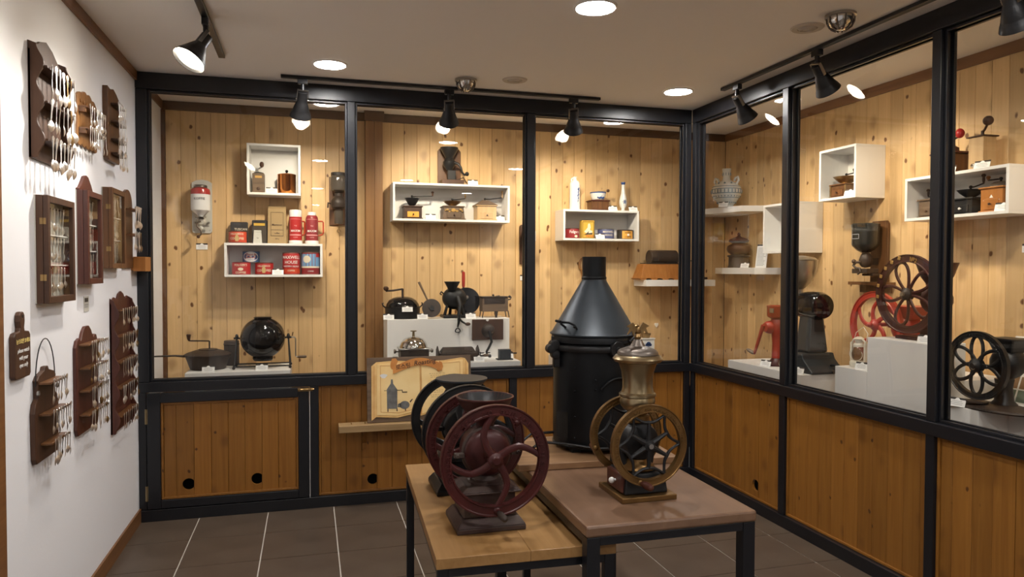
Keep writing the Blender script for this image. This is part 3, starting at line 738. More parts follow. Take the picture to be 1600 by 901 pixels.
for x in (.13, .188, .243): dt.prism([(x-.003, .066), (x+.003, .066), (x+.003, .085), (x-.003, .085)], -.0108, -.0101)
dt.build('painted_crank', 'ink', sg)
cx_ = [(.238+.032*cos(rad(a)), .104+.026*sin(rad(a))) for a in range(0, 360, 20)]
MB().prism(cx_, -.0112, -.0101).prism([(.192, .092), (.215, .090), (.212, .118), (.194, .112)], -.0112, -.0101).build('painted_drum', 'paint_grey', sg)
MB().prism([(.27, .125), (.287, .142), (.292, .139), (.275, .118)], -.0112, -.0101).build('painted_lever', 'ink', sg)
MB().prism([(.105+.022*cos(rad(a))*(1+.25*sin(3*rad(a))), .295+.014*sin(rad(a))) for a in range(0, 360, 20)], -.0108, -.0101).build('painted_smoke', 'chalk', sg)
random.seed(4)
ln = MB()
for r_, z in enumerate((.300, .288, .276, .252, .240, .228, .216, .190, .178, .160, .148)):
    x = .40+random.uniform(0, .012); e = random.uniform(.49, .53)
    while x < e:
        L = random.uniform(.006, .020); ln.prism([(x, z-.0018), (x+L, z-.0018), (x+L, z+.0022), (x, z+.0022)], -.0104, -.0101); x += L+.006
ln.build('written_lines', 'label_tan', sg, kind='stuff')
# ------------------------------------------------------------------ back case: shared makers
def name_card(loc, label, rz=0, tilt=20, wall=False):
    t = thing('name_card', label, 'name card', loc, rz); w = .038
    m = Matrix.Rotation(rad(-tilt), 4, 'X') if not wall else Matrix.Identity(4)
    pts = [(-w, 0), (w, 0), (w, .034), (.012, .034)]+[(.010*cos(rad(a)), .034+.009*sin(rad(a))) for a in (20, 60, 90, 120, 160)]+[(-.012, .034), (-w, .034)]
    MB(m).prism(pts, -.0022, -.0008).build('card', 'white_card', t)
    MB(m).bx(-w, w, -.0006, .0006, .0, .044).build('acrylic_back', 'dark_print', t)
    if not wall: MB().bx(-w, w, -.0005, .024, 0.0, .0012).build('acrylic_foot', 'plastic_white', t)
    pr = MB(m)
    for k, (a, b) in enumerate(((-.024, .022), (-.028, .026), (-.022, .024))): pr.bx(a, b, -.0026, -.0023, .0255-.008*k, .0275-.008*k)
    pr.build('print', 'grey_print', t)
    return t
def open_shelf(label, x0, x1, z0, z1, y0=.58, th=.016, group=None):
    t = thing('wall_shelf', label, 'shelf', ((x0+x1)/2, YA-.001, z0), 0, group); w = (x1-x0)/2; d = YA-.001-y0; h = z1-z0
    MB().bx(-w, w, -d, 0, 0, th).build('bottom_board', 'white_board', t, bevel=.0012)
    MB().bx(-w, w, -d, 0, h-th, h).build('top_board', 'white_board', t, bevel=.0012)
    for s in (-1, 1): MB().bx(s*w-(th if s > 0 else 0), s*w+(th if s < 0 else 0), -d, 0, th, h-th).build('side_board', 'white_board', t, bevel=.0012)
    MB().bx(-w+th, w-th, -.006, 0, th, h-th).build('back_board', 'white_board', t)
    return t
def plinth(label, x0, x1, y0, y1, z0, z1):
    t = tag(MB().bx(x0, x1, y0, y1, z0, z1).build('display_plinth', 'white_board', bevel=.002), label, 'plinth'); return t
def can(label, loc, r, h, body, texts, rimm='tin_edge', lid=True, ry=None, extra=None):
    t = thing('coffee_can', label, 'coffee can', loc)
    k = Matrix.Diagonal((1, (ry or r)/r, 1, 1))
    MB(k).lathe([(0, .0), (r-.001, .0), (r, .003), (r, h-.003), (r-.001, h), (0, h)], 36).build('can_body', body, t)
    rm = MB(k)
    for z in (.0005, h-.0045): rm.lathe([(r, z), (r+.0016, z+.001), (r+.0016, z+.003), (r, z+.004)], 36, closed=True)
    rm.build('seam_ring', rimm, t)
    if lid: MB(k).lathe([(r-.006, h+.0001), (r-.005, h+.002), (r-.004, h+.002), (0, h+.0015)], 36).build('can_lid', rimm, t)
    for (s, size, z, m) in texts:
        text(s, size, m, t, (0, 0, z), (90, 0, 0), wrap=r+.0008, depth=.0003)
    if extra: extra(t, r, h)
    return t
def curved_patch(t, name, m, r, a0, a1, z0, z1, off=.0006, n=10):
    mb = MB(); vs = []
    for z in (z0, z1):
        for i in range(n+1):
            a = rad(-90+a0+(a1-a0)*i/n); vs.append(((r+off)*cos(a), (r+off)*sin(a), z))
    mb.add(vs, [(i, i+1, n+2+i, n+1+i) for i in range(n)], True); return mb.build(name, m, t)
def curved_oval(t, name, m, r, a, b, z, off=.0009, n=24, da=0):
    mb = MB(); vs = [(0, 0, z)]; 
    def P(x, zz): q = rad(-90+da)+x/r; return ((r+off)*cos(q), (r+off)*sin(q), zz)
    vs = [P(0, z)]+[P(a*f*cos(2*pi*i/n), z+b*f*sin(2*pi*i/n)) for f in (.5, 1) for i in range(n)]
    fs = [(0, 1+i, 1+(i+1) % n) for i in range(n)]+[(1+i, 1+n+i, 1+n+(i+1) % n, 1+(i+1) % n) for i in range(n)]
    return mb.add(vs, fs, True).build(name, m, t)
def box_mill(label, loc, w, d, h, m, kind='bowl', rz=0, bowl='cast_black', crank=('r', .10, .03), plate=None, knobm='porcelain', front=None, topw=1.0, bh=.05, br=.05, group=None, crank_knob='dark_wood'):
    """wooden box hand mill: spreading foot, box, drawer with knob, hopper, crank"""
    t = thing('box_mill', label, 'coffee mill', loc, rz, group)
    pm = plate or m
    MB().bx(-w/2-.008, w/2+.008, -d/2-.008, d/2+.008, 0, .009).build('foot_board', pm, t, bevel=.003)
    MB().frus((0, 0, .0092), (w, d), (w*topw, d*topw), h-.0182).build('mill_box', m, t, bevel=.002)
    MB().bx(-w*topw/2-.008, w*topw/2+.008, -d*topw/2-.008, d*topw/2+.008, h-.009, h).build('top_board', pm, t, bevel=.003)
    dr = MB().bx(-w*.33, w*.33, -d/2-.004, -d/2+.01, .014, .014+h*.42).build('drawer', front or m, t, bevel=.0015)
    MB().cyl((0, -d/2-.004, .014+h*.21), (0, -d/2-.012, .014+h*.21), .003, n=8).ball((0, -d/2-.015, .014+h*.21), .0065, n=10, m=6).build('drawer_knob', knobm, dr)
    z = h
    if kind == 'bowl':
        MB().lathe([(br*.45, z), (br*.35, z+.006), (br*.55, z+.014), (br*.85, z+bh*.7), (br, z+bh), (br+.004, z+bh+.002), (br-.003, z+bh+.001), (br*.5, z+.02), (0, z+.018)], 32).build('bowl', bowl, t)
        zc = z+bh+.006
    elif kind == 'dome':
        MB().lathe([(br+.004, z), (br+.004, z+.004), (br, z+.006), (br*.92, z+bh*.5), (br*.6, z+bh*.86), (br*.2, z+bh), (0, z+bh)], 32).build('dome_lid', bowl, t)
        zc = z+bh
    elif kind == 'roof':
        MB().frus((0, 0, z+.0003), (w*topw+.024, d*topw+.024), (w*.32, d*.32), bh).build('hip_roof', bowl, t, bevel=.002); zc = z+bh
    else: zc = z
    if crank:
        side, L, rise = crank; s = 1 if side == 'r' else -1
        cr = MB().cyl((0, 0, zc-.03), (0, 0, zc+.012), .005, n=10).ball((0, 0, zc+.012), .009, n=10, m=6)
        cr.tube([(0, 0, zc+.010), (s*L*.3, 0, zc+.011), (s*L, 0, zc+.008+rise*.3)], [.0045, .004, .004], 8)
        c = cr.build('crank', 'cast_black', t)
        MB().tube([(s*L, 0, zc+.006+rise*.3), (s*L, 0, zc+.012+rise*.6), (s*L, 0, zc+.012+rise)], [.004, .007, .006], 8).ball((s*L, 0, zc+.014+rise), .011, (1, 1, .8), n=12, m=7).build('crank_knob', crank_knob, c)
    return t

# ------------------------------------------------------------------ back case, bay nearest the white wall
g = thing('wall_grinder', 'white and red enamel wall coffee grinder on a cream board', 'coffee grinder', (.262, YA, 1.78))
bo = [(-.066, .012), (-.055, 0), (.055, 0), (.066, .012), (.066, .355), (.05, .365), (.035, .372), (0, .378), (-.035, .372), (-.05, .365), (-.066, .355)]
MB().prism(bo, -.014, -.0005).build('back_board', 'enamel_grey', g, bevel=.002)
for x in (-.05, .05): MB().cyl((x, -.016, .02), (x, -.013, .02), .004, n=8).build('screw', 'steel', g)
MB().lathe([(.018, .112), (.022, .122), (.040, .136), (.062, .155), (.064, .17), (.064, .265), (0, .265)], 36, c=(0, -.08, 0)).build('jar', 'enamel_white', g)
MB().lathe([(.0642, .2655), (.0642, .285), (.060, .302), (.046, .312), (0, .314)], 36, c=(0, -.08, 0)).build('jar_shoulder', 'enamel_red', g)
MB().lathe([(.044, .3145), (.044, .326), (.038, .332), (0, .333)], 28, c=(0, -.08, 0)).build('jar_lid', 'pewter_dark', g)
text('KOFFIE', .024, 'dark_print', g, (0, -.08, .232), (90, 0, 0), wrap=.0648, depth=.0003)
MB().lathe([(.035, .1055), (.038, .109), (.030, .1115), (0, .1115)], 24, c=(0, -.08, 0)).build('jar_base', 'steel', g)
MB().lathe([(0, -.075), (.020, -.075), (.03, -.06), (.032, -.03), (.026, -.0145), (0, -.0145)], 24, c=(0, 0, .078), ax='y').cyl((.0, -.045, .06), (.0, -.045, .03), .014, .020, n=16).build('grinding_body', 'enamel_grey', g)
ck = MB().tube([(0, -.088, .08), (-.018, -.094, .070), (-.022, -.096, .045), (.004, -.096, .015), (.004, -.096, -.012), (-.012, -.096, -.028)], [.007, .006, .006, .006, .005, .005], 8).build('crank', 'pewter_dark', g)
MB().tube([(-.012, -.092, -.03), (-.012, -.115, -.030), (-.012, -.135, -.03)], [.006, .012, .008], 10).build('crank_knob', 'dark_wood', ck)
for s in (-1, 1): MB().cyl((s*.045, -.04, .075), (s*.045, -.0145, .075), .007, n=10).build('wing_screw', 'steel', g)
MB().bx(-.005, .05, -.06, -.05, .042, .052).build('clamp_arm', 'steel', g)
name_card((.258, YA-.003, 1.665), 'name card on the wall under the white enamel grinder', wall=True)

open_shelf('square white box shelf holding the copper canister', .576, .934, 2.046, 2.401)
c = thing('box_mill', 'slim brown wooden hand mill beside the copper canister', 'coffee mill', (.648, .675, 2.0625))
MB().bx(-.040, .040, -.038, .038, 0, .140).build('mill_box', 'grey_wood', c, bevel=.004)
MB().lathe([(.034, .1402), (.032, .148), (.012, .152), (0, .152)], 4).build('lid', 'dark_tin', c)
MB().bx(-.022, .024, -.0392, -.0382, .106, .122).build('brass_plate', 'gold_paint', c)
MB().lathe([(0, -.041), (.010, -.040), (.012, -.0385), (0, -.0385)], 16, c=(0, 0, .03), ax='y').build('drawer_pull', 'dark_wood', c)
k = MB().cyl((0, 0, .15), (0, 0, .172), .006, n=10).tube([(0, 0, .172), (.010, -.006, .180), (.022, -.01, .186)], .005, 8).build('crank', 'steel', c)
MB().ball((.022, -.01, .204), .016, (.95, .95, 1.3)).build('crank_knob', 'dark_wood', k)
c = thing('canister', 'shiny copper canister with black lid knob in the square shelf', 'canister', (.838, .675, 2.0625))
MB().lathe([(0, 0), (.061, 0), (.063, .003), (.063, .132), (.0645, .134), (.0645, .138), (0, .138)], 40).build('canister_body', 'copper', c)
MB().lathe([(.0645, .1382), (.060, .142), (.02, .150), (0, .151)], 40).build('canister_lid', 'copper', c)
MB().lathe([(.006, .151), (.006, .156), (.011, .160), (.011, .168), (.006, .173), (0, .173)], 18).build('lid_knob', 'gloss_black', c)
name_card((.738, .615, 2.0625), 'name card between the slim mill and the copper canister')

open_shelf('long white box shelf of red coffee cans', .426, 1.082, 1.472, 1.708)
ZS = 1.7085; ZI = 1.4885
def tin(label, loc, w, d, h, body, face, texts, topm='tin_edge', facer=None, cat='tin'):
    t = thing('coffee_tin', label, cat, loc)
    MB().bx(-w/2, w/2, -d/2, d/2, 0, h).build('tin_body', body, t, bevel=.003)
    MB().bx(-w/2+.004, w/2-.004, -d/2+.004, d/2-.004, h+.0002, h+.003).build('tin_lid', topm, t, bevel=.001)
    if face: MB().bx(-w/2+.006, w/2-.006, -d/2-.0012, -d/2-.0002, facer[0] if facer else .006, facer[1] if facer else h-.006).build('paper_label', face, t)
    for (s, size, x, z, m) in texts: text(s, size, m, t, (x, -d/2-.0016, z), (90, 0, 0), depth=.0003)
    return t
tin('dark grey oblong tin with pale lettering, behind the low red tin', (.512, .735, ZS), .115, .05, .150, 'dark_tin', None, [('TUSCAN', .022, .012, .10, 'label_cream')], 'brown_tin')
def man(t, r, h):
    MB().prism([(-.009, .012), (.009, .012), (.016, .030), (.011, .046), (.004, .056), (.004, .068), (-.004, .068), (-.004, .056), (-.012, .044), (-.015, .030)], -r-.0022, -r-.0010).build('printed_figure', 'label_tan', t)
can('low red coffee can with a printed figure, on top of the long shelf', (.508, .648, ZS), .060, .082, 'label_orange_red', [('HILLS  BROS', .017, .062, 'label_cream'), ('CO     FEE', .023, .030, 'label_cream')], 'brown_tin', extra=man)
t = tin('dark framed tin with yellowed picture panel, behind the small grey bag', (.651, .727, ZS), .104, .05, .165, 'dark_tin', 'jar_smoke', [], 'dark_tin', (.01, .125))
MB().bx(-.040, .036, -.027, -.0262, .128, .146).build('yellow_band', 'label_yellow', t)
t = thing('coffee_bag', 'small pale grey paper bag standing before the dark framed tin', 'bag', (.640, .655, ZS))
MB().frus((0, 0, 0), (.060, .04), (.050, .022), .078).bx(-.025, .025, -.008, .008, .078, .093).build('bag_body', 'enamel_grey', t, bevel=.003)
text('1st', .012, 'dark_print', t, (0, -.0172, .038), (84, 0, 0))
t = thing('coffee_bag', 'tall brown kraft paper bag with a printed black frame', 'bag', (.770, .705, ZS))
MB().frus((0, 0, 0), (.130, .07), (.124, .05), .25).bx(-.062, .062, -.012, .012, .25, .272).build('bag_body', 'kraft', t, bevel=.003)
fm = MB(Matrix.Translation((0, -.0353, 0)) @ Matrix.Rotation(rad(-2.3), 4, 'X'))
fr = lambda mb, x0, x1, z0, z1, q, y0=-.0012, y1=-.0004: mb.bx(x0, x1, y0, y1, z0, z0+q).bx(x0, x1, y0, y1, z1-q, z1).bx(x0, x0+q, y0, y1, z0+q, z1-q).bx(x1-q, x1, y0, y1, z0+q, z1-q)
fr(fm, -.043, .043, .055, .225, .0022); fm.bx(-.043, .043, -.0012, -.0004, .098, .100).build('printed_frame', 'ink', t)
for s, z, q in (('Mamoor', .135, .020), ('coffee', .075, .014), ('200 g', .035, .012)): text(s, q, 'ink', t, (0, -.0362+z*.04, z), (90-2.3, 0, 0))
def thermos(label, loc, tall, m):
    t = thing('thermos_flask', label, 'thermos', loc); r = .044
    MB().lathe([(0, 0), (.045, 0), (.047, .003), (.047, .022), (.0455, .0245), (0, .0245)], 36).build('base_cap', 'plastic_white', t)
    if tall:
        MB().lathe([(r, .025), (r, .193), (0, .193)], 36).build('flask_body', m, t)
        MB().lathe([(r-.001, .1935), (r-.001, .236), (r-.005, .243), (0, .244)], 36).build('cup_lid', 'plastic_white', t)
    else:
        MB().lathe([(r, .025), (r, .180), (.040, .196), (.033, .206), (0, .206)], 36).build('flask_body', m, t)
        MB().lathe([(.030, .2065), (.030, .222), (.027, .230), (0, .231)], 32).build('cup_lid', 'plastic_white', t)
    curved_patch(t, 'printed_band', 'label_pink', r, -62, 62, .060, .067)
    pb = MB()
    for a0, a1, z0, z1 in ((-58, 58, .176, .178), (-58, -56, .07, .176), (56, 58, .07, .176)): curved_patch(t, 'printed_line', 'label_pink', r, a0, a1, z0, z1)
    text('MAXIM', .022, 'label_white', t, (0, 0, .092), (90, 0, 0), wrap=r+.0008, depth=.0003)
    text('맥심', .011, 'label_pink', t, (0, 0, .128), (90, 0, 0), wrap=r+.0008, depth=.0003)
    text('COFFEE', .009, 'label_pink', t, (0, 0, .046), (90, 0, 0), wrap=r+.0008, depth=.0003)
    h = MB().tube([(r-.002, 0, .165), (r+.028, 0, .166), (r+.036, 0, .158), (r+.036, 0, .085), (r+.030, 0, .070), (r-.002, 0, .060)], .0055, 8, flat=1.4)
    hb_ = h.build('handle', 'label_orange_red', t); hb_.rotation_euler = (0, 0, rad(38 if tall else 0))
    return t
thermos('bright red thermos flask with tall white cup lid', (.897, .675, ZS), True, 'label_red')
thermos('dark red thermos flask with small white lid and open handle', (1.010, .675, ZS), False, 'label_dark_red')
def yoval(t, r, h): curved_oval(t, 'printed_cup', 'label_cream', r, .018, .011, .038)
can('red can of large lettering with a pale cup, lower end of the long shelf', (.530, .66, ZI), .062, .085, 'label_red', [("FOLGER'S", .021, .066, 'label_cream'), ('COFFEE', .021, .014, 'label_cream')], 'label_dark_red', extra=yoval)
can('red can with a printed tan figure, inside the long shelf', (.683, .66, ZI), .062, .083, 'label_red', [('HILLS  BROS', .017, .060, 'label_cream'), ('CO     FEE', .024, .028, 'label_cream')], 'brown_tin', extra=man)
def woval(t, r, h): curved_oval(t, 'oval_label', 'label_white', r, .050, .036, .043)
bl = can('blue can with white oval label raised behind the red cans', (.592, .714, ZI+.085), .058, .082, 'label_blue', [], extra=None)
curved_oval(bl, 'oval_label', 'label_white', .058, .056, .035, .041)
for s_, q_, z_, m_ in (('Chase &', .022, .056, 'label_red'), ('Sanborn', .022, .037, 'label_red'), ('COFFEE', .011, .018, 'label_blue')): text(s_, q_, m_, bl, (0, 0, z_), (90, 0, 0), wrap=.0600, depth=.0003)
tag(MB().bx(.545, .640, .7245, .772, ZI, ZI+.084).build('riser_block', 'white_board', bevel=.002), 'small white riser block under the blue can', 'riser')
can('tall red can with bold white block lettering in the long shelf', (.867, .66, ZI), .061, .155, 'label_red', [('MAXWELL', .030, .122, 'label_white'), ('HOUSE', .030, .087, 'label_white'), ('WESTERN BLEND', .0155, .058, 'label_white')], extra=lambda t, r, h: (curved_patch(t, 'orange_band', 'label_orange_red', r, -75, 75, .012, .042), text('COFFEE', .015, 'label_cream', t, (0, 0, .028), (90, 0, 0), wrap=r+.0012, depth=.0003)))
def bluecup(t, r, h):
    curved_patch(t, 'sky_field', 'label_sky', r, -90, 90, .055, .148); curved_patch(t, 'red_patch', 'label_red', r, 35, 85, .125, .148, .001)
    curved_patch(t, 'sand_field', 'label_cream', r, -80, 80, .048, .060, .001)
    curved_oval(t, 'printed_cup', 'label_cream', r, .028, .026, .110, .0012, da=-25)
    text('COFFEE', .012, 'label_white', t, (0, 0, .024), (90, 0, 0), wrap=r+.0012, depth=.0003)
can('tall can with blue sky picture and pale cup over a red band', (1.000, .66, ZI), .064, .160, 'label_dark_red', [], extra=bluecup)
name_card((.777, .60, ZI), 'name card between the low red cans and the tall lettered can')

g = thing('wall_grinder', 'dark iron wall grinder with smoky glass jar, beside the first black mullion', 'coffee grinder', (1.200, YA, 1.855))
MB().bx(-.066, .066, -.016, -.0005, 0, .355).build('back_board', 'mid_wood', g, bevel=.003)
MB().lathe([(.032, .232), (.058, .248), (.061, .26), (.061, .335), (.056, .350), (.053, .354), (.051, .352), (.058, .333), (.058, .26), (.03, .236), (0, .236)], 36, c=(0, -.09, 0)).build('glass_jar', 'jar_smoke', g)
MB().lathe([(.055, .3545), (.056, .374), (.05, .378), (0, .378)], 32, c=(0, -.09, 0)).build('jar_lid', 'dark_tin', g)
MB().lathe([(.030, .226), (.030, .205), (.038, .200), (.055, .172), (.058, .150), (.052, .125), (.030, .108), (.028, .1), (0, .1)], 32, c=(0, -.09, 0)).build('iron_body', 'cast_brown', g)
MB().bx(-.02, .02, -.06, -.0165, .13, .19).build('mounting_bracket', 'cast_brown', g)
MB().lathe([(.034, .098), (.034, .015), (.028, .004), (0, .002)], 28, c=(0, -.09, 0)).build('glass_cup', 'jar_smoke', g)
MB().tube([(0, -.09, .003), (0, -.09, -.03), (0, -.09, -.034)], .004, 8).tube([(.012*cos(a*pi/6), -.09, -.046+.012*sin(a*pi/6)) for a in range(12)], .003, 6, closed=True).build('ring_pull', 'brass', g)
MB().tube([(-.055, -.09, .15), (-.075, -.10, .155), (-.078, -.12, .12)], .006, 8).build('crank', 'cast_brown', g)

# low plinth with pan roaster and ball roaster
plinth('low white plinth under the ball roaster and the pan roaster', .225, .868, .215, .64, .6605, .862)
zp = .8625
t = thing('pan_roaster', 'round black iron pan roaster with long thin handle and lid crank, near the white wall', 'roaster', (.337, .42, zp))
MB().lathe([(0, 0), (.105, 0), (.112, .006), (.140, .088), (.142, .092), (0, .092)], 44).build('pan', 'cast_brown', t)
MB().lathe([(.146, .0925), (.147, .098), (.13, .108), (.08, .124), (.06, .126), (.06, .131), (0, .133)], 44).build('lid', 'cast_brown', t)
MB().tube([(-.14, 0, .086), (-.20, -.02, .094), (-.325, -.05, .096)], [.008, .006, .005], 8).build('long_handle', 'cast_brown', t)
k = MB().cyl((.01, 0, .132), (.01, 0, .185), .005, n=10).tube([(.01, 0, .184), (-.04, 0, .186), (-.112, -.01, .189)], .0045, 8).build('crank', 'cast_brown', t)
MB().tube([(-.112, -.01, .188), (-.115, -.01, .20), (-.116, -.01, .213), (-.116, -.01, .228), (-.116, -.01, .233)], [.006, .010, .012, .015, .010], 12).build('crank_knob', 'dark_wood', k)
t = thing('roaster_box', 'dark iron cylinder drum behind the pan roaster and ball roaster', 'roaster part', (.47, .575, zp))
MB().lathe([(0, 0), (.045, 0), (.050, .006), (.050, .165), (.047, .17), (0, .17)], 30).build('drum', 'cast_brown', t)
MB().lathe([(.0502, .14), (.053, .143), (.053, .148), (.0502, .151)], 30, closed=True).build('drum_band', 'cast_brown', t)
t = thing('ball_roaster', 'glossy black ball roaster hung in an iron frame with side crank', 'roaster', (.686, .40, zp))
zc = .200
MB().ball((0, 0, zc), .145, (1, 1, .965), 48, 28).build('ball', 'gloss_black', t)
MB().lathe([(.144, -.006), (.150, -.004), (.150, .004), (.144, .006)], 56, c=(0, 0, zc), closed=True).build('ball_band', 'gloss_black', t)
MB().lathe([(.060, -.165), (.068, -.150), (.066, -.138), (.055, -.130), (0, -.130)], 32, c=(0, 0, zc+.012)).build('discharge_neck', 'gloss_black', t)
MB().lathe([(.058, .133), (.060, .139), (.05, .143), (0, .144)], 36, c=(0, 0, zc)).build('filling_lid', 'gloss_black', t)
fr_ = MB()
for s in (-1, 1):
    for y in (-.09, .07): fr_.tube([(s*.165, -.005, zc+.005), (s*.178, y, .008)], .0055, 8).ball((s*.178, y, .010), .010, n=10, m=6)
    fr_.ball((s*.165, -.005, zc+.008), .016, (.7, 1, 1.3)).cyl((s*.140, 0, zc), (s*.185, 0, zc), .007, n=10)
for y in (-.09, .07): fr_.cyl((-.178, y, .018+.0), (.178, y, .018), .0045, n=8)
fr_.build('stand', 'cast_black', t)
k = MB().tube([(.185, 0, zc), (.205, 0, zc), (.212, 0, zc-.01), (.212, 0, zc-.125), (.216, 0, zc-.134), (.225, 0, zc-.136)], .0042, 8).build('crank', 'steel', t)
MB().tube([(.222, 0, zc-.136), (.235, 0, zc-.136), (.272, 0, zc-.136), (.284, 0, zc-.136)], [.006, .009, .010, .007], 10).build('crank_grip', 'grey_wood', k)
MB().cyl((.19, 0, zc+.01), (.195, 0, zc+.035), .004, n=8).build('lock_pin', 'brass', t)
name_card((.362, .232, zp), 'name card before the pan roaster near the white wall')
name_card((.688, .232, zp), 'name card before the glossy black ball roaster')

# ------------------------------------------------------------------ back case, middle bay
open_shelf('wide white box shelf with three wooden mills inside', 1.582, 2.470, 1.886, 2.168)
zt = 2.1685; zi = 1.9025
g = thing('board_grinder', 'black iron grinder on an upright wooden board above the wide white shelf', 'coffee grinder', (2.035, YA, zt))
MB().prism([(-.09, .0), (.09, .0), (.09, .27), (.075, .29), (-.075, .29), (-.09, .27)], -.018, -.0005).build('back_board', 'mid_wood', g, bevel=.003)
MB().bx(-.085, .085, -.17, -.05, 0, .036).build('base_block', 'dark_wood', g, bevel=.003)
MB().bx(-.030, .030, -.125, -.075, .0365, .113).build('catch_cup', 'cast_black', g, bevel=.004)
MB().lathe([(.022, .11), (.03, .125), (.046, .15), (.05, .175), (.036, .195), (.030, .205), (.05, .24), (.066, .272), (.068, .284), (.064, .284), (.048, .245), (.02, .21), (0, .21)], 32, c=(-.016, -.10, 0)).build('grinder_body', 'cast_black', g)
k = MB().tube([(.02, -.13, .168), (.045, -.14, .160), (.065, -.145, .13), (.075, -.145, .095), (.095, -.145, .075), (.108, -.145, .078)], [.010, .010, .009, .008, .007, .006], 10).build('crank', 'cast_black', g)
MB().ball((.112, -.145, .084), .016).build('crank_knob', 'cast_black', k)
MB().tube([(.02, -.10, .03), (.09, -.12, .06), (.115, -.12, .02)], .004, 6).build('clamp_rod', 'cast_brown', g)
name_card((2.190, .615, zt), 'name card beside the board grinder on top of the wide shelf')
box_mill('dark bowl mill with amber drawer front in the wide shelf', (1.735, .675, zi), .130, .12, .098, 'dark_wood', 'bowl', crank=('r', .155, .03), front='label_amber', br=.053, bh=.058, knobm='dark_wood')
box_mill('brass bowl mill with gold flower painting in the wide shelf', (2.042, .675, zi), .165, .13, .105, 'grey_wood', 'bowl', bowl='brass', crank=('r', .10, .045), br=.068, bh=.036, crank_knob='brass', knobm='dark_wood', topw=.92)
t = [o for o in bpy.data.objects if o.get('label', '').startswith('brass bowl mill')][0]
fl_ = MB()
for x, z, r in ((-.05, .075, .010), (-.035, .062, .008), (-.005, .072, .018), (.022, .066, .011), (.05, .078, .010), (.062, .066, .007), (-.065, .07, .006)):
    fl_.prism([(x+r*cos(rad(a))*(1+.3*cos(5*rad(a))), z+r*.7*sin(rad(a))) for a in range(0, 360, 24)], -.0722, -.0660)
fl_.build('painted_flowers', 'gold_paint', t)
box_mill('pale box mill with hipped roof and long crank in the wide shelf', (2.297, .675, zi), .150, .13, .118, 'light_wood', 'roof', bowl='grey_wood', crank=('r', .138, .055), bh=.040, plate='light_wood', knobm='dark_wood', front='light_wood', crank_knob='light_wood')
name_card((1.868, .62, zi), 'name card beside the dark bowl mill in the wide shelf')
name_card((2.405, .62, zi), 'name card beside the hipped roof mill in the wide shelf')

plinth('tall white plinth carrying the black iron mill and the pan roasters', 1.522, 2.425, .42, .69, .6605, 1.168)
plinth('low white plinth step before the tall plinth in the middle bay', 1.50, 2.43, .14, .4195, .6605, .882)
zu = 1.1685; zl = .8825
t = thing('pan_roaster', 'large black pan roaster with arched lid and high crank on the tall plinth', 'roaster', (1.652, .585, zu))
MB().lathe([(0, 0), (.118, 0), (.124, .004), (.128, .082), (.132, .085), (0, .085)], 44).build('pan', 'cast_black', t)
MB().lathe([(.122, .0855), (.118, .105), (.10, .132), (.07, .150), (.04, .158), (0, .160)], 44).build('lid', 'gloss_black', t)
for s in (-1, 1): MB().tube([(s*.125, 0, .078), (s*.142, 0, .092), (s*.148, 0, .110), (s*.138, 0, .112)], .005, 8).build('loop_handle', 'cast_black', t)
k = MB().cyl((.0, 0, .158), (.0, 0, .218), .008, n=12).tube([(0, 0, .215), (-.07, -.02, .205), (-.125, -.04, .202)], .007, 8).build('crank', 'cast_brown', t)
MB().lathe([(.006, .202), (.018, .212), (.02, .225), (.010, .235), (0, .235)], 14, c=(-.125, -.04, 0)).build('crank_knob', 'dark_wood', k)
name_card((1.672, .437, 1.218), 'name card standing against the large pan roaster')
bpy.data.objects[[o.name for o in bpy.data.objects if o.get('label') == 'name card standing against the large pan roaster'][0]].location = (1.668, .432, zu+.0+.055)
t = thing('long_pan', 'round long-handled iron roasting pan leaning back on the tall plinth', 'roaster', (1.852, .465, zu+.0))
m = Matrix.Translation((0, .03, .076)) @ Matrix.Rotation(rad(-24), 4, 'Y') @ Matrix.Rotation(rad(72), 4, 'X')
MB(m).lathe([(0, -.022), (.055, -.022), (.066, -.012), (.069, 0), (.069, .004), (0, .008)], 36).build('pan', 'cast_brown', t)
MB(m).tube([(0, .064, 0), (0, .12, .004), (0, .215, .012)], [.006, .007, .009], 8).build('handle', 'grey_wood', t)
MB(m).prism([(-.012, -.02), (.010, -.024), (.020, 0), (.004, .022), (-.006, .006), (-.018, .012)], .0085, .015, 'z').build('latch', 'cast_black', t)
t = thing('clamp_mill', 'black iron table mill with flared hopper and upright red crank handle', 'coffee mill', (2.04, .55, zu))
MB().bx(-.10, .075, -.075, .09, 0, .022).build('foot_plate', 'cast_black', t, bevel=.006)
for x, y in ((-.085, -.02), (.06, -.03), (-.03, .06)): MB().tube([(x, y, .02), (x*.8, y*.9, .08), (x*.55, y*.7, .12)], [.012, .010, .014], 10).build('leg', 'cast_black', t)
MB().ball((-.005, .01, .145), .088, (1.05, .8, .95), 28, 16).build('grinding_body', 'cast_black', t)
MB().lathe([(.030, .205), (.036, .225), (.056, .262), (.060, .270), (.056, .270), (.034, .23), (0, .215)], 32, c=(-.03, -.03, 0)).build('hopper', 'cast_black', t)
MB().lathe([(0, -.02), (.10, -.018), (.104, -.012), (.104, .012), (.10, .018), (0, .02)], 44, c=(.10, .07, .120), ax='y').build('flywheel', 'gloss_black', t)
MB().lathe([(0, -.03), (.010, -.03), (.016, -.021), (0, -.021)], 16, c=(.10, .07, .15), ax='y').build('wheel_nut', 'steel', t)
k = MB().cyl((.075, .06, .12), (.075, .06, .228), .008, n=10).build('crank', 'cast_black', t)
MB().tube([(.075, .06, .225), (.075, .06, .235), (.075, .06, .29), (.075, .06, .338), (.075, .06, .344)], [.008, .012, .0135, .012, .006], 12).build('red_grip', 'red_plastic', k)
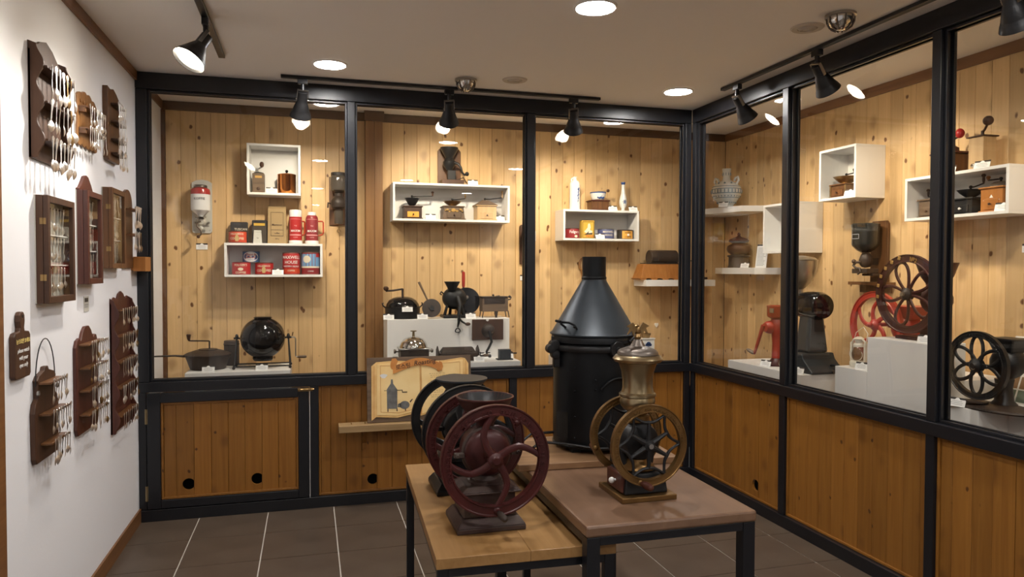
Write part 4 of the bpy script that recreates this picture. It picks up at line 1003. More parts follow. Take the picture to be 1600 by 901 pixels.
MB().tube([(-.09, -.01, .18), (-.11, -.02, .195), (-.118, -.02, .18), (-.105, -.01, .172)], .005, 8).build('ear_loop', 'cast_black', t)
cs = MB().tube([(.0, -.09, .16), (.012, -.12, .10), (-.002, -.148, .04), (-.004, -.152, -.02), (-.012, -.152, -.06)], [.018, .016, .014, .010, .006], 10)
cs.tube([(-.012+.017*cos(a*pi/6)*(.6+.4*(1-sin(a*pi/6))/1), -.152, -.082+.016*sin(a*pi/6)) for a in range(12)], .0045, 6, closed=True).build('clamp_screw', 'cast_black', t)
k = MB().tube([(.005, -.15, .0), (.02, -.155, -.02), (.045, -.155, -.035)], .007, 8).build('clamp_lever', 'cast_black', t)
MB().ball((.062, -.155, -.038), .018, (1.2, .7, .7)).build('lever_knob', 'dark_wood', k)
t = thing('box_roaster', 'oblong grey iron box roaster on thin legs at the end of the tall plinth', 'roaster', (2.338, .53, zu))
MB().bx(-.105, .095, -.045, .055, .045, .15).build('box', 'grey_wood', t, bevel=.004)
MB().bx(-.110, .100, -.050, .060, .1502, .158).build('lid', 'cast_brown', t, bevel=.002)
MB().bx(-.09, .07, -.0475, -.0455, .105, .145).build('front_plate', 'cast_brown', t)
for x in (-.1, .1):
    for y in (-.04, .05): MB().tube([(x*.95, y, .05), (x*1.04, y, .0)], .004, 6).build('leg', 'cast_brown', t)
MB().tube([(.095, 0, .13), (.125, 0, .135), (.13, 0, .15), (.12, 0, .16)], .005, 8).ball((.118, 0, .155), .010).build('side_handle', 'cast_brown', t)
MB().ball((-.01, 0, .166), .009).cyl((.01, 0, .158), (.04, 0, .162), .004, n=8).build('lid_knob', 'cast_brown', t)
MB().cyl((0, -.05, .0), (0, -.05, .045), .008, .014, n=10).build('front_peg', 'cast_brown', t)
for x, s in ((1.535, 'name card at the wall end of the tall plinth, before the large pan roaster'), (1.777, 'name card before the long-handled pan on the tall plinth'), (2.133, 'name card before the black flywheel mill on the tall plinth')):
    name_card((x, .432, zu), s)
t = thing('board_grinder', 'brown wooden board hung on the tall plinth with a curved iron crank', 'coffee grinder', (2.256, .4195, 1.01))
MB().bx(-.118, .118, -.018, -.0005, 0, .152).build('board', 'dark_wood', t, bevel=.004)
MB().lathe([(0, -.05), (.03, -.048), (.045, -.035), (.05, -.0185), (0, -.0185)], 28, c=(0, 0, .07), ax='y').build('grinder_body', 'cast_brown', t)
MB().lathe([(0, -.006), (.010, -.005), (.010, 0), (0, 0)], 14, c=(-.005, -.0185, .148), ax='y').build('hook', 'plastic_white', t)
k = MB().tube([(0, -.05, .07), (.010, -.056, .03), (.018, -.058, -.01), (-.002, -.058, -.05), (-.020, -.058, -.08), (-.018, -.058, -.105), (-.004, -.058, -.115)], [.010, .010, .0095, .009, .0085, .008, .007], 10).build('crank', 'cast_black', t)
MB().ball((.0, -.06, -.114), .015).build('crank_knob', 'cast_black', k)
t = thing('dome_roaster', 'table roaster with shiny chrome dome lid and side knobs', 'roaster', (1.692, .29, zl))
MB().bx(-.098, .098, -.07, .08, .006, .088).build('fire_box', 'cast_brown', t, bevel=.004)
for x in (-.085, .085):
    for y in (-.06, .07): MB().bx(x-.008, x+.008, y-.008, y+.008, 0, .0058).build('foot', 'cast_brown', t)
MB().bx(-.106, .106, -.078, .088, .0885, .098).build('rim_plate', 'steel', t, bevel=.003)
MB().lathe([(.098, .0985), (.097, .11), (.088, .135), (.068, .158), (.04, .172), (.0, .177)], 44, c=(0, .005, 0)).build('dome_lid', 'chrome', t)
MB().lathe([(.010, .1775), (.008, .20), (.008, .208), (.022, .211), (.022, .217), (0, .219)], 20, c=(0, .005, 0)).build('lid_knob', 'pewter', t)
for s in (-1, 1): MB().cyl((s*.098, 0, .072), (s*.125, 0, .072), .005, n=8).lathe([(0, -.008), (.014, -.007), (.016, .0), (.010, .008), (0, .009)], 14, c=(s*.13, 0, .074), ax='x').build('side_knob', 'pewter_dark', t)
t = thing('roaster_box', 'low dark brown oblong iron roaster box on the low plinth step', 'roaster', (2.005, .285, zl))
MB().frus((0, 0, 0), (.285, .12), (.275, .112), .058).build('lower_box', 'cast_brown', t, bevel=.004)
MB().frus((.0, 0, .0582), (.25, .10), (.21, .04), .036).build('hipped_lid', 'cast_brown', t, bevel=.003)
for s in (-1, 1): MB().prism([(-.055, .0), (.055, .0), (.05, .075), (.0, .105), (-.05, .075)], s*.135-.003+(.010 if s > 0 else -.010), s*.135+.003+(.010 if s > 0 else -.010), 'x').build('end_plate', 'cast_brown', t)
k = MB().tube([(.148, 0, .05), (.165, 0, .052), (.166, 0, .030), (.185, 0, .028)], .0045, 8).build('crank', 'cast_black', t)
MB().tube([(.183, 0, .028), (.20, 0, .029), (.225, 0, .030)], [.006, .011, .009], 10).build('crank_grip', 'grey_wood', k)
t = thing('mini_grinder', 'small black box grinder with side crank at the end of the low step', 'coffee grinder', (2.338, .24, zl))
MB().bx(-.058, .058, -.03, .03, 0, .008).build('foot_plate', 'cast_black', t, bevel=.002)
MB().bx(-.042, .042, -.025, .025, .0082, .074).build('grinder_box', 'roaster_grey', t, bevel=.002)
MB().tube([(.042, 0, .055), (.058, 0, .053), (.060, 0, .045), (.075, 0, .044), (.092, 0, .044)], [.004, .004, .004, .006, .005], 8).build('crank', 'cast_brown', t)
for (x, y, s) in ((2.137, .175, 'name card before the low dark roaster box'), (2.225, .35, 'name card under the curved crank of the hung board'), (1.58, .24, 'name card at the wall end of the low step beside the chrome dome'), (2.385, .30, 'name card behind the small black box grinder')):
    name_card((x, y, zl), s)

# ------------------------------------------------------------------ back case, bay at the corner
g = thing('wall_grinder', 'porcelain faced wall grinder on a dark board, half hidden by the second mullion', 'coffee grinder', (2.667, YA, 1.57))
MB().prism([(-.062, .012), (-.05, 0), (.05, 0), (.062, .012), (.062, .304), (.05, .316), (-.05, .316), (-.062, .304)], -.018, -.0005).build('back_board', 'dark_wood', g, bevel=.003)
MB().lathe([(.02, .155), (.042, .165), (.052, .19), (.052, .255), (.042, .285), (.03, .29), (0, .29)], 32, c=(0, -.075, 0)).build('porcelain_jar', 'porcelain', g)
for i in range(5):
    a = 2*pi*i/5; curved_oval(g, 'painted_leaf', 'delft_blue', .052, .009, .012, .215+.02*sin(a), .001, da=18*cos(a)-10).location = (0, -.075, 0)
MB().lathe([(.022, .154), (.03, .13), (.026, .09), (.015, .07), (0, .068)], 24, c=(0, -.07, 0)).bx(-.012, .012, -.06, -.0185, .09, .12).build('iron_body', 'cast_brown', g)
name_card((2.650, YA-.003, 1.443), 'name card on the wall under the porcelain faced grinder', wall=True)

open_shelf('white box shelf with delft porcelain on top and coffee tins inside', 2.906, 3.553, 1.760, 2.003)
zt = 2.0035; zi = 1.7765
t = thing('stoneware_bottle', 'tall white stoneware bottle painted with a blue sprig', 'bottle', (3.037, .68, zt))
MB().lathe([(0, 0), (.041, 0), (.043, .004), (.042, .18), (.041, .21), (.034, .228), (.018, .238), (.014, .246), (.014, .258), (.018, .26), (.018, .266), (.0, .267)], 36).build('bottle_body', 'porcelain', t)
MB().tube([(-.012, 0, .255), (-.026, 0, .254), (-.030, 0, .24), (-.027, 0, .228)], .004, 8).build('loop_handle', 'porcelain', t)
sp = MB()
for x, z, a in ((.012, .075, 20), (.016, .095, -10), (.010, .115, 30), (.018, .125, -25), (.014, .14, 10), (.020, .155, -20), (.012, .165, 35), (.021, .172, 0)):
    q = rad(-90)+x/.043; p = Vector((.0428*cos(q), .0428*sin(q), z)); sp.ball(p, .007, (.6, .25, 1.3), 8, 6)
sp.tube([(.0432*cos(rad(-90)+x/.043), .0432*sin(rad(-90)+x/.043), z) for x, z in ((.009, .06), (.014, .11), (.019, .17))], .0015, 6)
sp.build('painted_sprig', 'delft_blue', t)
t = thing('box_mill', 'wooden box mill with blue and white porcelain bowl', 'coffee mill', (3.237, .68, zt))
MB().bx(-.078, .078, -.062, .062, 0, .010).build('foot_board', 'red_wood', t, bevel=.002)
MB().bx(-.072, .072, -.056, .056, .0102, .074).build('mill_box', 'mid_wood', t, bevel=.002)
MB().bx(-.080, .080, -.064, .064, .0742, .083).build('top_board', 'red_wood', t, bevel=.002)
for x in (-.024, .012): MB().bx(x-.002, x+.002, -.0575, -.0562, .018, .066).build('drawer_groove', 'dark_wood', t)
MB().lathe([(.03, .0832), (.048, .090), (.060, .118), (.064, .143), (.066, .147), (.060, .146), (.05, .12), (.03, .1), (0, .1)], 36).build('porcelain_bowl', 'porcelain', t)
MB().lathe([(.0642, .140), (.0665, .1475), (.0655, .1485), (.0625, .141)], 36, closed=True).build('blue_rim', 'delft_blue', t)
fl_ = MB()
for da, zz, r in ((-30, .106, .007), (-18, .102, .009), (-5, .106, .010), (0, .120, .006), (10, .103, .010), (22, .106, .008)):
    q = rad(-90+da+8); rr = .053+(zz-.10)*.25; fl_.ball((rr*cos(q), rr*sin(q), zz), r, (1, .4, 1), 8, 6)
fl_.build('painted_scene', 'delft_blue', t)
k = MB().cyl((0, 0, .12), (0, 0, .158), .004, n=8).tube([(0, 0, .156), (.05, -.02, .158), (.072, -.03, .156)], .0035, 6).build('crank', 'steel', t)
MB().ball((.074, -.03, .162), .013).build('crank_knob', 'dark_wood', k)
t = thing('bud_vase', 'slender white bud vase with a blue flower', 'vase', (3.457, .68, zt))
MB().lathe([(0, 0), (.024, 0), (.024, .005), (.014, .014), (.014, .022), (.028, .045), (.033, .075), (.028, .105), (.018, .145), (.0135, .19), (.0145, .225), (.018, .238), (.014, .237), (.010, .20), (0, .19)], 32).build('vase_body', 'porcelain', t)
MB().lathe([(.0148, .218), (.0185, .236), (.0182, .2385), (.0155, .222)], 28, closed=True).build('blue_lip', 'delft_blue', t)
fl_ = MB()
for i in range(6):
    a = 2*pi*i/6; q = rad(-90)+.016*cos(a)/.032; fl_.tube([(.0325*cos(rad(-90)), .0325*sin(rad(-90)), .078), (.0335*cos(q), .0335*sin(q), .078+.018*sin(a))], [.002, .0035], 6)
fl_.build('painted_flower', 'delft_blue', t)
name_card((3.341, .617, zt), 'name card between the porcelain bowl mill and the bud vase')
name_card((3.520, .617, zt), 'name card at the end of the shelf beside the bud vase')
t = can('low dark red tin with white script, in the shelf under the stoneware bottle', (3.013, .672, zi), .058, .080, 'label_dark_red', [('Folgers', .030, .052, 'label_white')], 'brown_tin', extra=lambda t, r, h: curved_oval(t, 'printed_steam', 'label_cream', r, .014, .009, .018, da=12))
t = tin('tall yellow tin with a printed seated figure', (3.141, .675, zi), .108, .055, .146, 'label_yellow', 'label_yellow', [('Venus', .028, .012, .024, 'label_orange_red')], 'brown_tin')
MB().prism([(-.03, .05), (.0, .045), (.032, .05), (.035, .062), (.014, .072), (.020, .092), (.014, .118), (.004, .124), (-.004, .112), (-.006, .09), (-.022, .07), (-.034, .060)], -.0305, -.0289).build('printed_figure', 'label_cream', t)
MB().prism([(-.042, .03), (-.02, .04), (.005, .062), (.0, .045), (.036, .048), (.034, .034), (.005, .034)], -.0309, -.0289).build('printed_robe', 'jar_smoke', t)
fr(MB(), -.049, .049, .008, .138, .003, -.0305, -.0287).build('printed_border', 'brown_tin', t)
can('low navy blue tin with cream block letters, behind a name card', (3.303, .672, zi), .067, .080, 'label_navy', [('MAXWELL', .022, .056, 'label_cream'), ('HOUSE', .022, .030, 'label_cream')], 'tin_edge')
t = can('low dark tin with orange label at the end of the shelf', (3.470, .672, zi), .067, .076, 'dark_tin', [], 'brown_tin')
curved_patch(t, 'orange_label', 'label_amber', .067, -42, 42, .006, .066)
for s_, z_ in (('SANKA', .052), ('COFFEE', .018)): text(s_, .018, 'dark_print', t, (0, 0, z_), (90, 0, 0), wrap=.0685, depth=.0003)
curved_oval(t, 'white_dot', 'label_white', .067, .009, .009, .035, .0012)
name_card((3.226, .60, zi), 'name card before the blue lettered tin')

t = thing('wooden_paddle', 'brown wooden loop paddle hung on the wall behind the chimney', 'paddle', (3.155, YA, 1.43))
pts = [(.042*cos(rad(a)), .14+.055*sin(rad(a))) for a in range(-60, 241, 15)]
MB().tube([(x, -.012, z) for x, z in pts]+[(-.012, -.012, .03), (.012, -.012, .03)], .009, 8, closed=True, flat=1.0).build('loop', 'gold_wood', t)
MB().bx(-.012, .012, -.018, -.004, -.08, .04).build('handle', 'gold_wood', t, bevel=.003)

t = thing('floating_shelf', 'thick white floating shelf under the orange tin roaster', 'shelf', (0, 0, 0))
MB().bx(3.605, 4.235, .55, YA-.001, 1.396, 1.448).build('shelf_board', 'white_board', t, bevel=.002)
t = thing('tin_roaster', 'rust orange tapered tin stove with a dark roasting drum on top', 'roaster', (3.795, .665, 1.4485))
MB().frus((0, 0, 0.012), (.44, .17), (.37, .12), .118).build('stove_body', 'orange_wood', t, bevel=.002)
ft = MB()
for x in (-.20, -.10, 0, .10, .20): ft.prism([(x-.02, .0), (x+.02, .0), (x+.035, .0125), (x-.035, .0125)], -.082, .082)
ft.build('scalloped_foot', 'orange_wood', t)
MB().bx(-.16, .16, -.065, .065, .1302, .138).build('drum_tray', 'cast_brown', t, bevel=.002)
MB().lathe([(0, -.122), (.058, -.122), (.062, -.118), (.062, .118), (.058, .122), (0, .122)], 36, c=(.01, 0, .182), ax='x').build('drum', 'cast_brown', t)
MB().bx(-.06, -.054, -.0635, -.06, .15, .22).build('drum_seam', 'dark_tin', t)
k = MB().tube([(.132, 0, .160), (.30, 0, .158), (.352, 0, .156), (.360, 0, .148), (.360, 0, .03), (.37, 0, .012)], .004, 8).build('crank', 'cast_black', t)
MB().tube([(.366, 0, .012), (.39, 0, .012), (.43, 0, .012)], [.007, .012, .009], 10).build('crank_grip', 'dark_wood', k)

tag(MB().bx(2.80, 3.625, .32, .62, .6605, .862).build('display_plinth', 'white_board', bevel=.002), 'low white plinth behind the tall roaster, in the corner bay', 'plinth')
t = thing('tile_mill', 'box mill faced with white tiles painted blue, behind the eagle finial', 'coffee mill', (3.545, .43, .8625))
MB().bx(-.06, .06, -.055, .055, 0, .012).build('foot_board', 'porcelain', t, bevel=.002)
MB().bx(-.052, .052, -.05, .05, .0122, .122).build('tile_body', 'porcelain', t, bevel=.003)
MB().bx(-.058, .058, -.055, .055, .1222, .132).build('top_board', 'porcelain', t, bevel=.002)
mb = MB()
for x, z, r in ((0, .088, .020), (-.014, .080, .014), (.014, .080, .014), (0, .066, .006)): mb.prism([(x+r*cos(rad(a)), z+r*.8*sin(rad(a))) for a in range(0, 360, 30)], -.0518, -.0505)
mb.build('painted_tree', 'delft_blue', t)
MB().bx(-.04, .04, -.0518, -.0505, .03, .042).build('painted_ground', 'delft_grey', t)
MB().lathe([(.03, .1322), (.035, .15), (.042, .165), (.038, .166), (0, .15)], 28).build('bowl', 'brass', t)
k = MB().cyl((0, 0, .15), (0, 0, .19), .004, n=8).tube([(0, 0, .188), (-.06, -.01, .19)], .0035, 6).build('crank', 'brass', t)
MB().lathe([(.006, .19), (.006, .205), (.014, .212), (.014, .217), (0, .219)], 14, c=(-.06, -.01, 0)).build('crank_knob', 'dark_wood', k)
hp = [(0, 0), (.017, .024), (.018, .036), (.011, .042), (.003, .038), (0, .034), (-.003, .038), (-.011, .042), (-.018, .036), (-.017, .024)]
ht = MB().prism([(x, z) for x, z in hp], -.010, -.0005).build('heart_ornament', 'heart_white', bevel=.003); ht.location = (3.814, YA, 1.04)
tag(ht, 'tiny cream heart ornament on the wood wall in the corner bay', 'ornament')
# ------------------------------------------------------------------ side case (local x runs toward the viewer, local y into the wall)
def shelf_side(label, ya, yb, z0, z1, x0=4.24, th=.016):
    t = thing('wall_shelf', label, 'shelf', (XR-.001, (ya+yb)/2, z0), -90); w = abs(ya-yb)/2; d = XR-.001-x0; h = z1-z0
    MB().bx(-w, w, -d, 0, 0, th).build('bottom_board', 'white_board', t, bevel=.0012)
    MB().bx(-w, w, -d, 0, h-th, h).build('top_board', 'white_board', t, bevel=.0012)
    for s in (-1, 1): MB().bx(s*w-(th if s > 0 else 0), s*w+(th if s < 0 else 0), -d, 0, th, h-th).build('side_board', 'white_board', t, bevel=.0012)
    MB().bx(-w+th, w-th, -.006, 0, th, h-th).build('back_board', 'white_board', t)
def corner_shelf(label, z0, z1, a, b, front):
    t = thing('corner_shelf', label, 'shelf')
    pts = [(XR-.001, YA-.001), (XR-a, YA-.001)]+front+[(XR-.001, YA-b)]
    MB().prism(pts, z0, z1, 'z').build('shelf_board', 'white_board', t, bevel=.002)
corner_shelf('white corner shelf carrying the big delft jug', 1.985, 2.030, .30, .70, [(4.10, .56), (4.22, .16)])
corner_shelf('lower white corner shelf carrying the bronze urn mill', 1.497, 1.548, .09, .80, [(4.26, .49), (4.27, .06)])
t = thing('delft_jug', 'big blue and white delft jug with neck handles on the upper corner shelf', 'jug', (4.255, .43, 2.0305), -60)
t.scale = (1.08, 1.08, 1.08)
MB().lathe([(0, 0), (.052, 0), (.056, .006), (.050, .02), (.075, .05), (.105, .095), (.112, .125), (.102, .160), (.075, .185), (.045, .20), (.030, .212), (.026, .235), (.030, .270), (.034, .295), (.029, .294), (.02, .24), (0, .235)], 44).build('jug_body', 'delft_body', t)
bd = MB()
for z in (.075, .108, .140, .158): 
    r = {.075: .0915, .108: .1095, .140: .109, .158: .1035}[z]
    bd.lathe([(r-.001, z-.003), (r+.0012, z-.0015), (r+.0012, z+.0015), (r-.001, z+.003)], 44, closed=True)
bd.build('painted_band', 'delft_grey', t)
lf = MB()
for i in range(26):
    a = 2*pi*i/26
    for dz, s in ((.118, 1), (.128, -1)): lf.ball((.1115*cos(a), .1115*sin(a), dz), .009, (.5, .5, 1), 6, 5)
    lf.ball((.098*cos(a), .098*sin(a), .088), .008, (.6, .6, 1), 6, 5)
    lf.ball((.068*cos(a), .068*sin(a), .042), .007, (.6, .6, 1.2), 6, 5)
for i in range(10):
    a = 2*pi*i/10; lf.ball((.078*cos(a), .078*sin(a), .182), .011, (.8, .8, .8), 6, 5); lf.ball((.031*cos(a), .031*sin(a), .255), .006, (.5, .5, 2.2), 6, 5)
lf.build('painted_leaves', 'delft_grey', t)
for s in (-1, 1): MB().tube([(s*.080, 0, .178), (s*.098, 0, .205), (s*.090, 0, .230), (s*.072, 0, .222), (s*.062, 0, .20)], .010, 8).build('scroll_handle', 'delft_body', t)
name_card((4.155, .32, 2.0305), 'name card before the delft jug on the upper corner shelf', -55)
t = thing('urn_mill', 'bulbous bronze urn shaped mill on the lower corner shelf', 'coffee mill', (4.355, .40, 1.5485))
MB().lathe([(0, 0), (.085, 0), (.088, .006), (.080, .02), (.078, .085), (.09, .092), (.09, .10), (.06, .106), (0, .106)], 40).build('base_drum', 'cast_brown', t)
MB().lathe([(.058, .1062), (.085, .125), (.096, .15), (.090, .175), (.06, .192), (.05, .20), (0, .2)], 40).build('urn_body', 'brown_tin', t)
MB().lathe([(.052, .2002), (.075, .21), (.082, .218), (.07, .232), (.04, .245), (.02, .25), (.010, .262), (.014, .272), (.006, .285), (0, .287)], 40).build('urn_lid', 'brown_tin', t)
name_card((4.285, .215, 1.5485), 'name card before the bronze urn mill', -70)
t = tag(MB(Matrix.Rotation(rad(-12), 4, 'X')).bx(-.045, .045, -.001, .001, 0, .185).build('info_sheet', 'white_card'), 'white printed info sheet leaning beside the urn mill', 'paper')
t.location = (4.345, .09, 1.5485); t.rotation_euler = (0, 0, rad(-62))
pr = MB(Matrix.Rotation(rad(-12), 4, 'X'))
random.seed(3)
for k in range(15): pr.bx(-.036, random.uniform(.015, .036), -.0018, -.0012, .015+.010*k, .0185+.010*k)
pr.build('printed_lines', 'grey_print', t, kind='stuff')
MB(Matrix.Rotation(rad(-12), 4, 'X')).bx(-.045, .045, -.0018, -.0012, .172, .184).build('dark_header', 'dark_print', t)

shelf_side('white box shelf half behind the corner mullion of the side case', -.085, -.46, 1.652, 2.008)
box_mill('dark hand mill inside the box shelf behind the mullion', (4.34, -.31, 1.6685), .09, .09, .09, 'cast_black', 'bowl', rz=-90, br=.045, bh=.05, crank=('l', .08, .03))
shelf_side('white box shelf with a copper bowl mill, high on the side wall', -.69, -1.022, 1.981, 2.312)
box_mill('carved wooden mill with wide copper bowl and brass corners', (4.345, -.82, 1.9975), .135, .13, .088, 'mid_wood', 'bowl', rz=-90, bowl='brass', br=.078, bh=.046, crank=('r', .07, .02), knobm='dark_wood', plate='mid_wood')
q = [o for o in bpy.data.objects if o.get('label', '').startswith('carved wooden mill')][0]
for x in (-.066, .066): MB().cyl((x, -.066, .012), (x, -.066, .078), .006, n=10).build('corner_column', 'brass', q)
name_card((4.262, -.945, 1.9975), 'name card before the carved copper bowl mill', -75)
shelf_side('long white box shelf with three mills, high on the side wall near the photo edge', -1.405, -2.035, 1.805, 2.045)
zs = 2.0455; zq = 1.8215
t = thing('box_mill', 'tall pale wooden hand mill with dark round crank knob on the long shelf', 'coffee mill', (4.37, -1.775, zs), -90)
MB().frus((0, 0, 0), (.088, .088), (.086, .086), .175).build('mill_box', 'light_wood', t, bevel=.003)
MB().bx(-.052, .052, -.052, .052, .1752, .182).build('top_plate', 'dark_wood', t, bevel=.002)
k = MB().cyl((0, 0, .182), (0, 0, .21), .008, n=10).tube([(0, 0, .205), (.02, -.01, .212), (.045, -.02, .235)], .006, 8).build('crank', 'dark_wood', t)
MB().ball((.050, -.022, .252), .025).build('crank_knob', 'dark_wood', k)
MB().ball((-.01, -.048, .03), .010, (1.6, .6, 1)).build('drawer_pull', 'chrome', t)
t = thing('box_mill', 'brown wooden mill with bright red crank knob, half behind the mullion', 'coffee mill', (4.37, -1.585, zs), -90)
MB().bx(-.055, .055, -.055, .055, 0, .115).build('mill_box', 'mid_wood', t, bevel=.003)
MB().bx(-.075, .075, -.07, .07, .1152, .125).build('top_plate', 'red_wood', t, bevel=.002)
MB().lathe([(.04, .1252), (.038, .15), (.018, .165), (0, .167)], 28).build('dome_lid', 'red_wood', t)
k = MB().cyl((0, 0, .165), (0, 0, .19), .006, n=10).tube([(0, 0, .19), (.03, 0, .20), (.05, 0, .205)], .005, 8).build('crank', 'cast_black', t)
MB().ball((.054, 0, .222), .023, (1, 1, 1.15)).build('crank_knob', 'label_red', k)
name_card((4.275, -1.855, zs), 'name card before the tall pale hand mill', -75)
name_card((4.275, -1.655, zs), 'name card before the red knob mill', -75)
box_mill('plain brown box mill with a side crank behind the second side mullion', (4.36, -1.50, zq), .12, .11, .105, 'grey_wood', 'flat', rz=-90, crank=('l', .05, .04), knobm='dark_wood')
box_mill('black bowl mill with white drawer button in the long side shelf', (4.36, -1.72, zq), .125, .12, .088, 'cast_black', 'bowl', rz=-90, br=.062, bh=.042, crank=('r', .075, .05))
box_mill('orange wooden mill with chrome dome and white printed mark', (4.345, -1.905, zq), .12, .12, .128, 'orange_wood', 'dome', rz=-90, bowl='chrome', br=.048, bh=.030, crank=('l', .07, .012), knobm='dark_wood', crank_knob='orange_wood', plate='orange_wood')
q = [o for o in bpy.data.objects if o.get('label', '').startswith('orange wooden mill')][0]
MB().prism([(-.01, .072), (.01, .072), (.0, .088)], -.0615, -.0602).bx(-.045, .045, -.0615, -.0602, .060, .062).build('printed_mark', 'label_white', q)
name_card((4.258, -1.990, zq), 'name card before the orange wooden mill', -75)
name_card((XR-.003, -1.97, 1.62), 'name card on the side wall at the photo edge', -90, wall=True)

g = thing('wall_grinder', 'dark green jar wall grinder on an upright wooden board', 'coffee grinder', (XR, -.985, 1.455), -90)
MB().prism([(-.06, 0), (.085, 0), (.085, .365), (.07, .385), (-.045, .385), (-.06, .365)], -.018, -.0005).build('back_board', 'mid_wood', g, bevel=.003)
MB().lathe([(.024, .185), (.05, .20), (.077, .228), (.08, .24), (.08, .345), (0, .345)], 36, c=(-.005, -.105, 0)).build('jar', 'jar_green_black', g)
MB().lathe([(.081, .3452), (.083, .352), (.083, .362), (.075, .368), (0, .37)], 36, c=(-.005, -.105, 0)).build('jar_lid', 'jar_green_black', g)
tx = MB(); fr(tx, -.03, .03, .27, .30, .003, -.0868-.105+.005, -.0858-.105+.005); tx.build('embossed_frame', 'grey_print', g)
MB().lathe([(.022, .184), (.032, .165), (.040, .14), (.036, .11), (.024, .095), (0, .09)], 28, c=(-.005, -.10, 0)).bx(-.015, .01, -.08, -.0185, .11, .15).build('iron_body', 'cast_brown', g)
MB().bx(-.07, .06, -.15, -.06, .055, .085).build('catch_tray', 'cast_brown', g, bevel=.004)
MB().bx(-.015, .075, -.12, -.0185, .040, .054).build('tray_bracket', 'cast_brown', g, bevel=.003)
k = MB().tube([(-.005, -.14, .125), (-.035, -.15, .125), (-.05, -.155, .105), (-.03, -.155, .09), (.005, -.155, .085), (.015, -.155, .065), (-.01, -.155, .05)], [.008, .009, .008, .008, .008, .007, .006], 10).build('crank', 'cast_brown', g)
MB().ball((-.045, -.155, .13), .014).build('crank_knob', 'dark_wood', k)
t = thing('wood_bracket', 'thin brown wooden ledge on the side wall under the jar grinder', 'ledge', (XR-.001, -.965, 1.408), -90)
MB().bx(-.155, .155, -.085, 0, 0.028, .048).build('ledge_board', 'mid_wood', t, bevel=.002)
MB().bx(-.13, .13, -.014, 0, -.02, .0278).build('wall_batten', 'mid_wood', t, bevel=.002)

# plinths of the side case
plinth('low white plinth under the red hand mill and the black electric grinder', 3.87, 4.30, -1.01, -.22, .6355, .889)
t = thing('display_plinth', 'stepped white plinth under the two red wheel mills', 'plinth')
MB().bx(3.9, 4.13, -1.515, -1.27, .6355, .98).bx(4.1305, 4.43, -1.915, -1.14, .6355, .98).build('lower_step', 'white_board', t, bevel=.002)
MB().bx(3.9, 4.13, -1.915, -1.5155, .6355, 1.167).build('upper_step', 'white_board', t, bevel=.002)
plinth('low white plinth under the black wheel mill at the photo edge', 3.925, 4.43, -2.17, -1.916, .6355, .888)

t = thing('stand_mill', 'red cast iron stand mill with long folded crank arm', 'coffee mill', (4.02, -.575, .8895), -90)
MB().lathe([(0, 0), (.085, 0), (.085, .010), (.05, .03), (.034, .05), (0, .05)], 36).build('foot', 'red_iron', t)
MB().lathe([(.036, .05), (.034, .15), (.040, .215), (.052, .245), (.05, .285), (.042, .31), (0, .31)], 32).build('column', 'bright_red', t)
MB().lathe([(.036, .3102), (.064, .325), (.070, .335), (.070, .395), (.073, .40), (.066, .402), (.062, .34), (0, .33)], 36).build('cup_hopper', 'orange_red', t)
MB().bx(.01, .05, -.073, -.066, .355, .385).build('maker_plate', 'steel', t, bevel=.002)
MB().lathe([(0, -.085), (.030, -.085), (.040, -.07), (.045, -.045), (0, -.04)], 24, c=(-.02, 0, .255), ax='y').build('gear_cover', 'bright_red', t)
k = MB().tube([(-.03, -.09, .27), (-.05, -.10, .20), (-.085, -.112, .09), (-.095, -.115, .07)], [.014, .012, .010, .009], 10).build('crank_arm', 'bright_red', t)
MB().tube([(-.090, -.115, .073), (-.105, -.12, .078), (-.135, -.13, .090), (-.148, -.135, .097)], [.008, .013, .012, .007], 10).build('crank_grip', 'grey_wood', k)
name_card((3.905, -.605, .8895), 'name card before the red stand mill', -68)
t = thing('electric_grinder', 'black electric shop grinder with steel bowl hopper', 'coffee grinder', (4.06, -.862, .8895), -90)
MB().prism([(-.14, 0), (.16, 0), (.16, .012), (.075, .085), (.06, .12), (-.06, .12), (-.075, .085), (-.14, .012)], -.12, .12).build('foot', 'roaster_grey', t, bevel=.006)
MB().frus((0, 0, .12), (.13, .16), (.10, .11), .235).build('column', 'roaster_grey', t, bevel=.018)
MB().lathe([(0, -.155), (.05, -.152), (.072, -.14), (.078, -.10), (.086, -.06), (.090, .01), (.088, .075), (.075, .105), (0, .11)], 36, c=(.005, 0, .415), ax='x').build('motor_housing', 'gloss_black', t)
MB().frus((0, 0, .34), (.09, .10), (.18, .15), .05).build('saddle', 'cast_black', t, bevel=.004)
MB().lathe([(.020, .49), (.022, .515), (.045, .535), (.085, .585), (.105, .65), (.108, .70), (.112, .704), (.105, .706), (.10, .66), (.04, .54), (0, .53)], 40, c=(-.118, 0, 0)).build('hopper_bowl', 'steel', t)
MB().lathe([(.106, .7065), (.09, .72), (.03, .732), (0, .734)], 40, c=(-.118, 0, 0)).build('hopper_lid', 'steel', t)
MB().lathe([(.03, .452), (.024, .47), (.024, .4895), (0, .4895)], 24, c=(-.118, 0, 0)).build('hopper_neck', 'cast_black', t)
MB().lathe([(0, 0), (.05, 0), (.06, .02), (.05, .05), (.03, .06), (0, .06)], 24, c=(-.10, -.095, .0135)).build('catch_cup', 'steel', t)
MB().cyl((-.05, -.09, .02), (-.05, -.09, .09), .006, n=10).build('spring_pin', 'chrome', t)
MB().tube([(.12, .05, .05), (.18, .06, .055), (.20, .05, .02), (.17, .03, .035), (.21, .02, .03), (.22, -.02, .02)], .007, 8).build('power_cord', 'cast_black', t)
name_card((3.888, -.955, .8895), 'name card before the black electric grinder', -62)
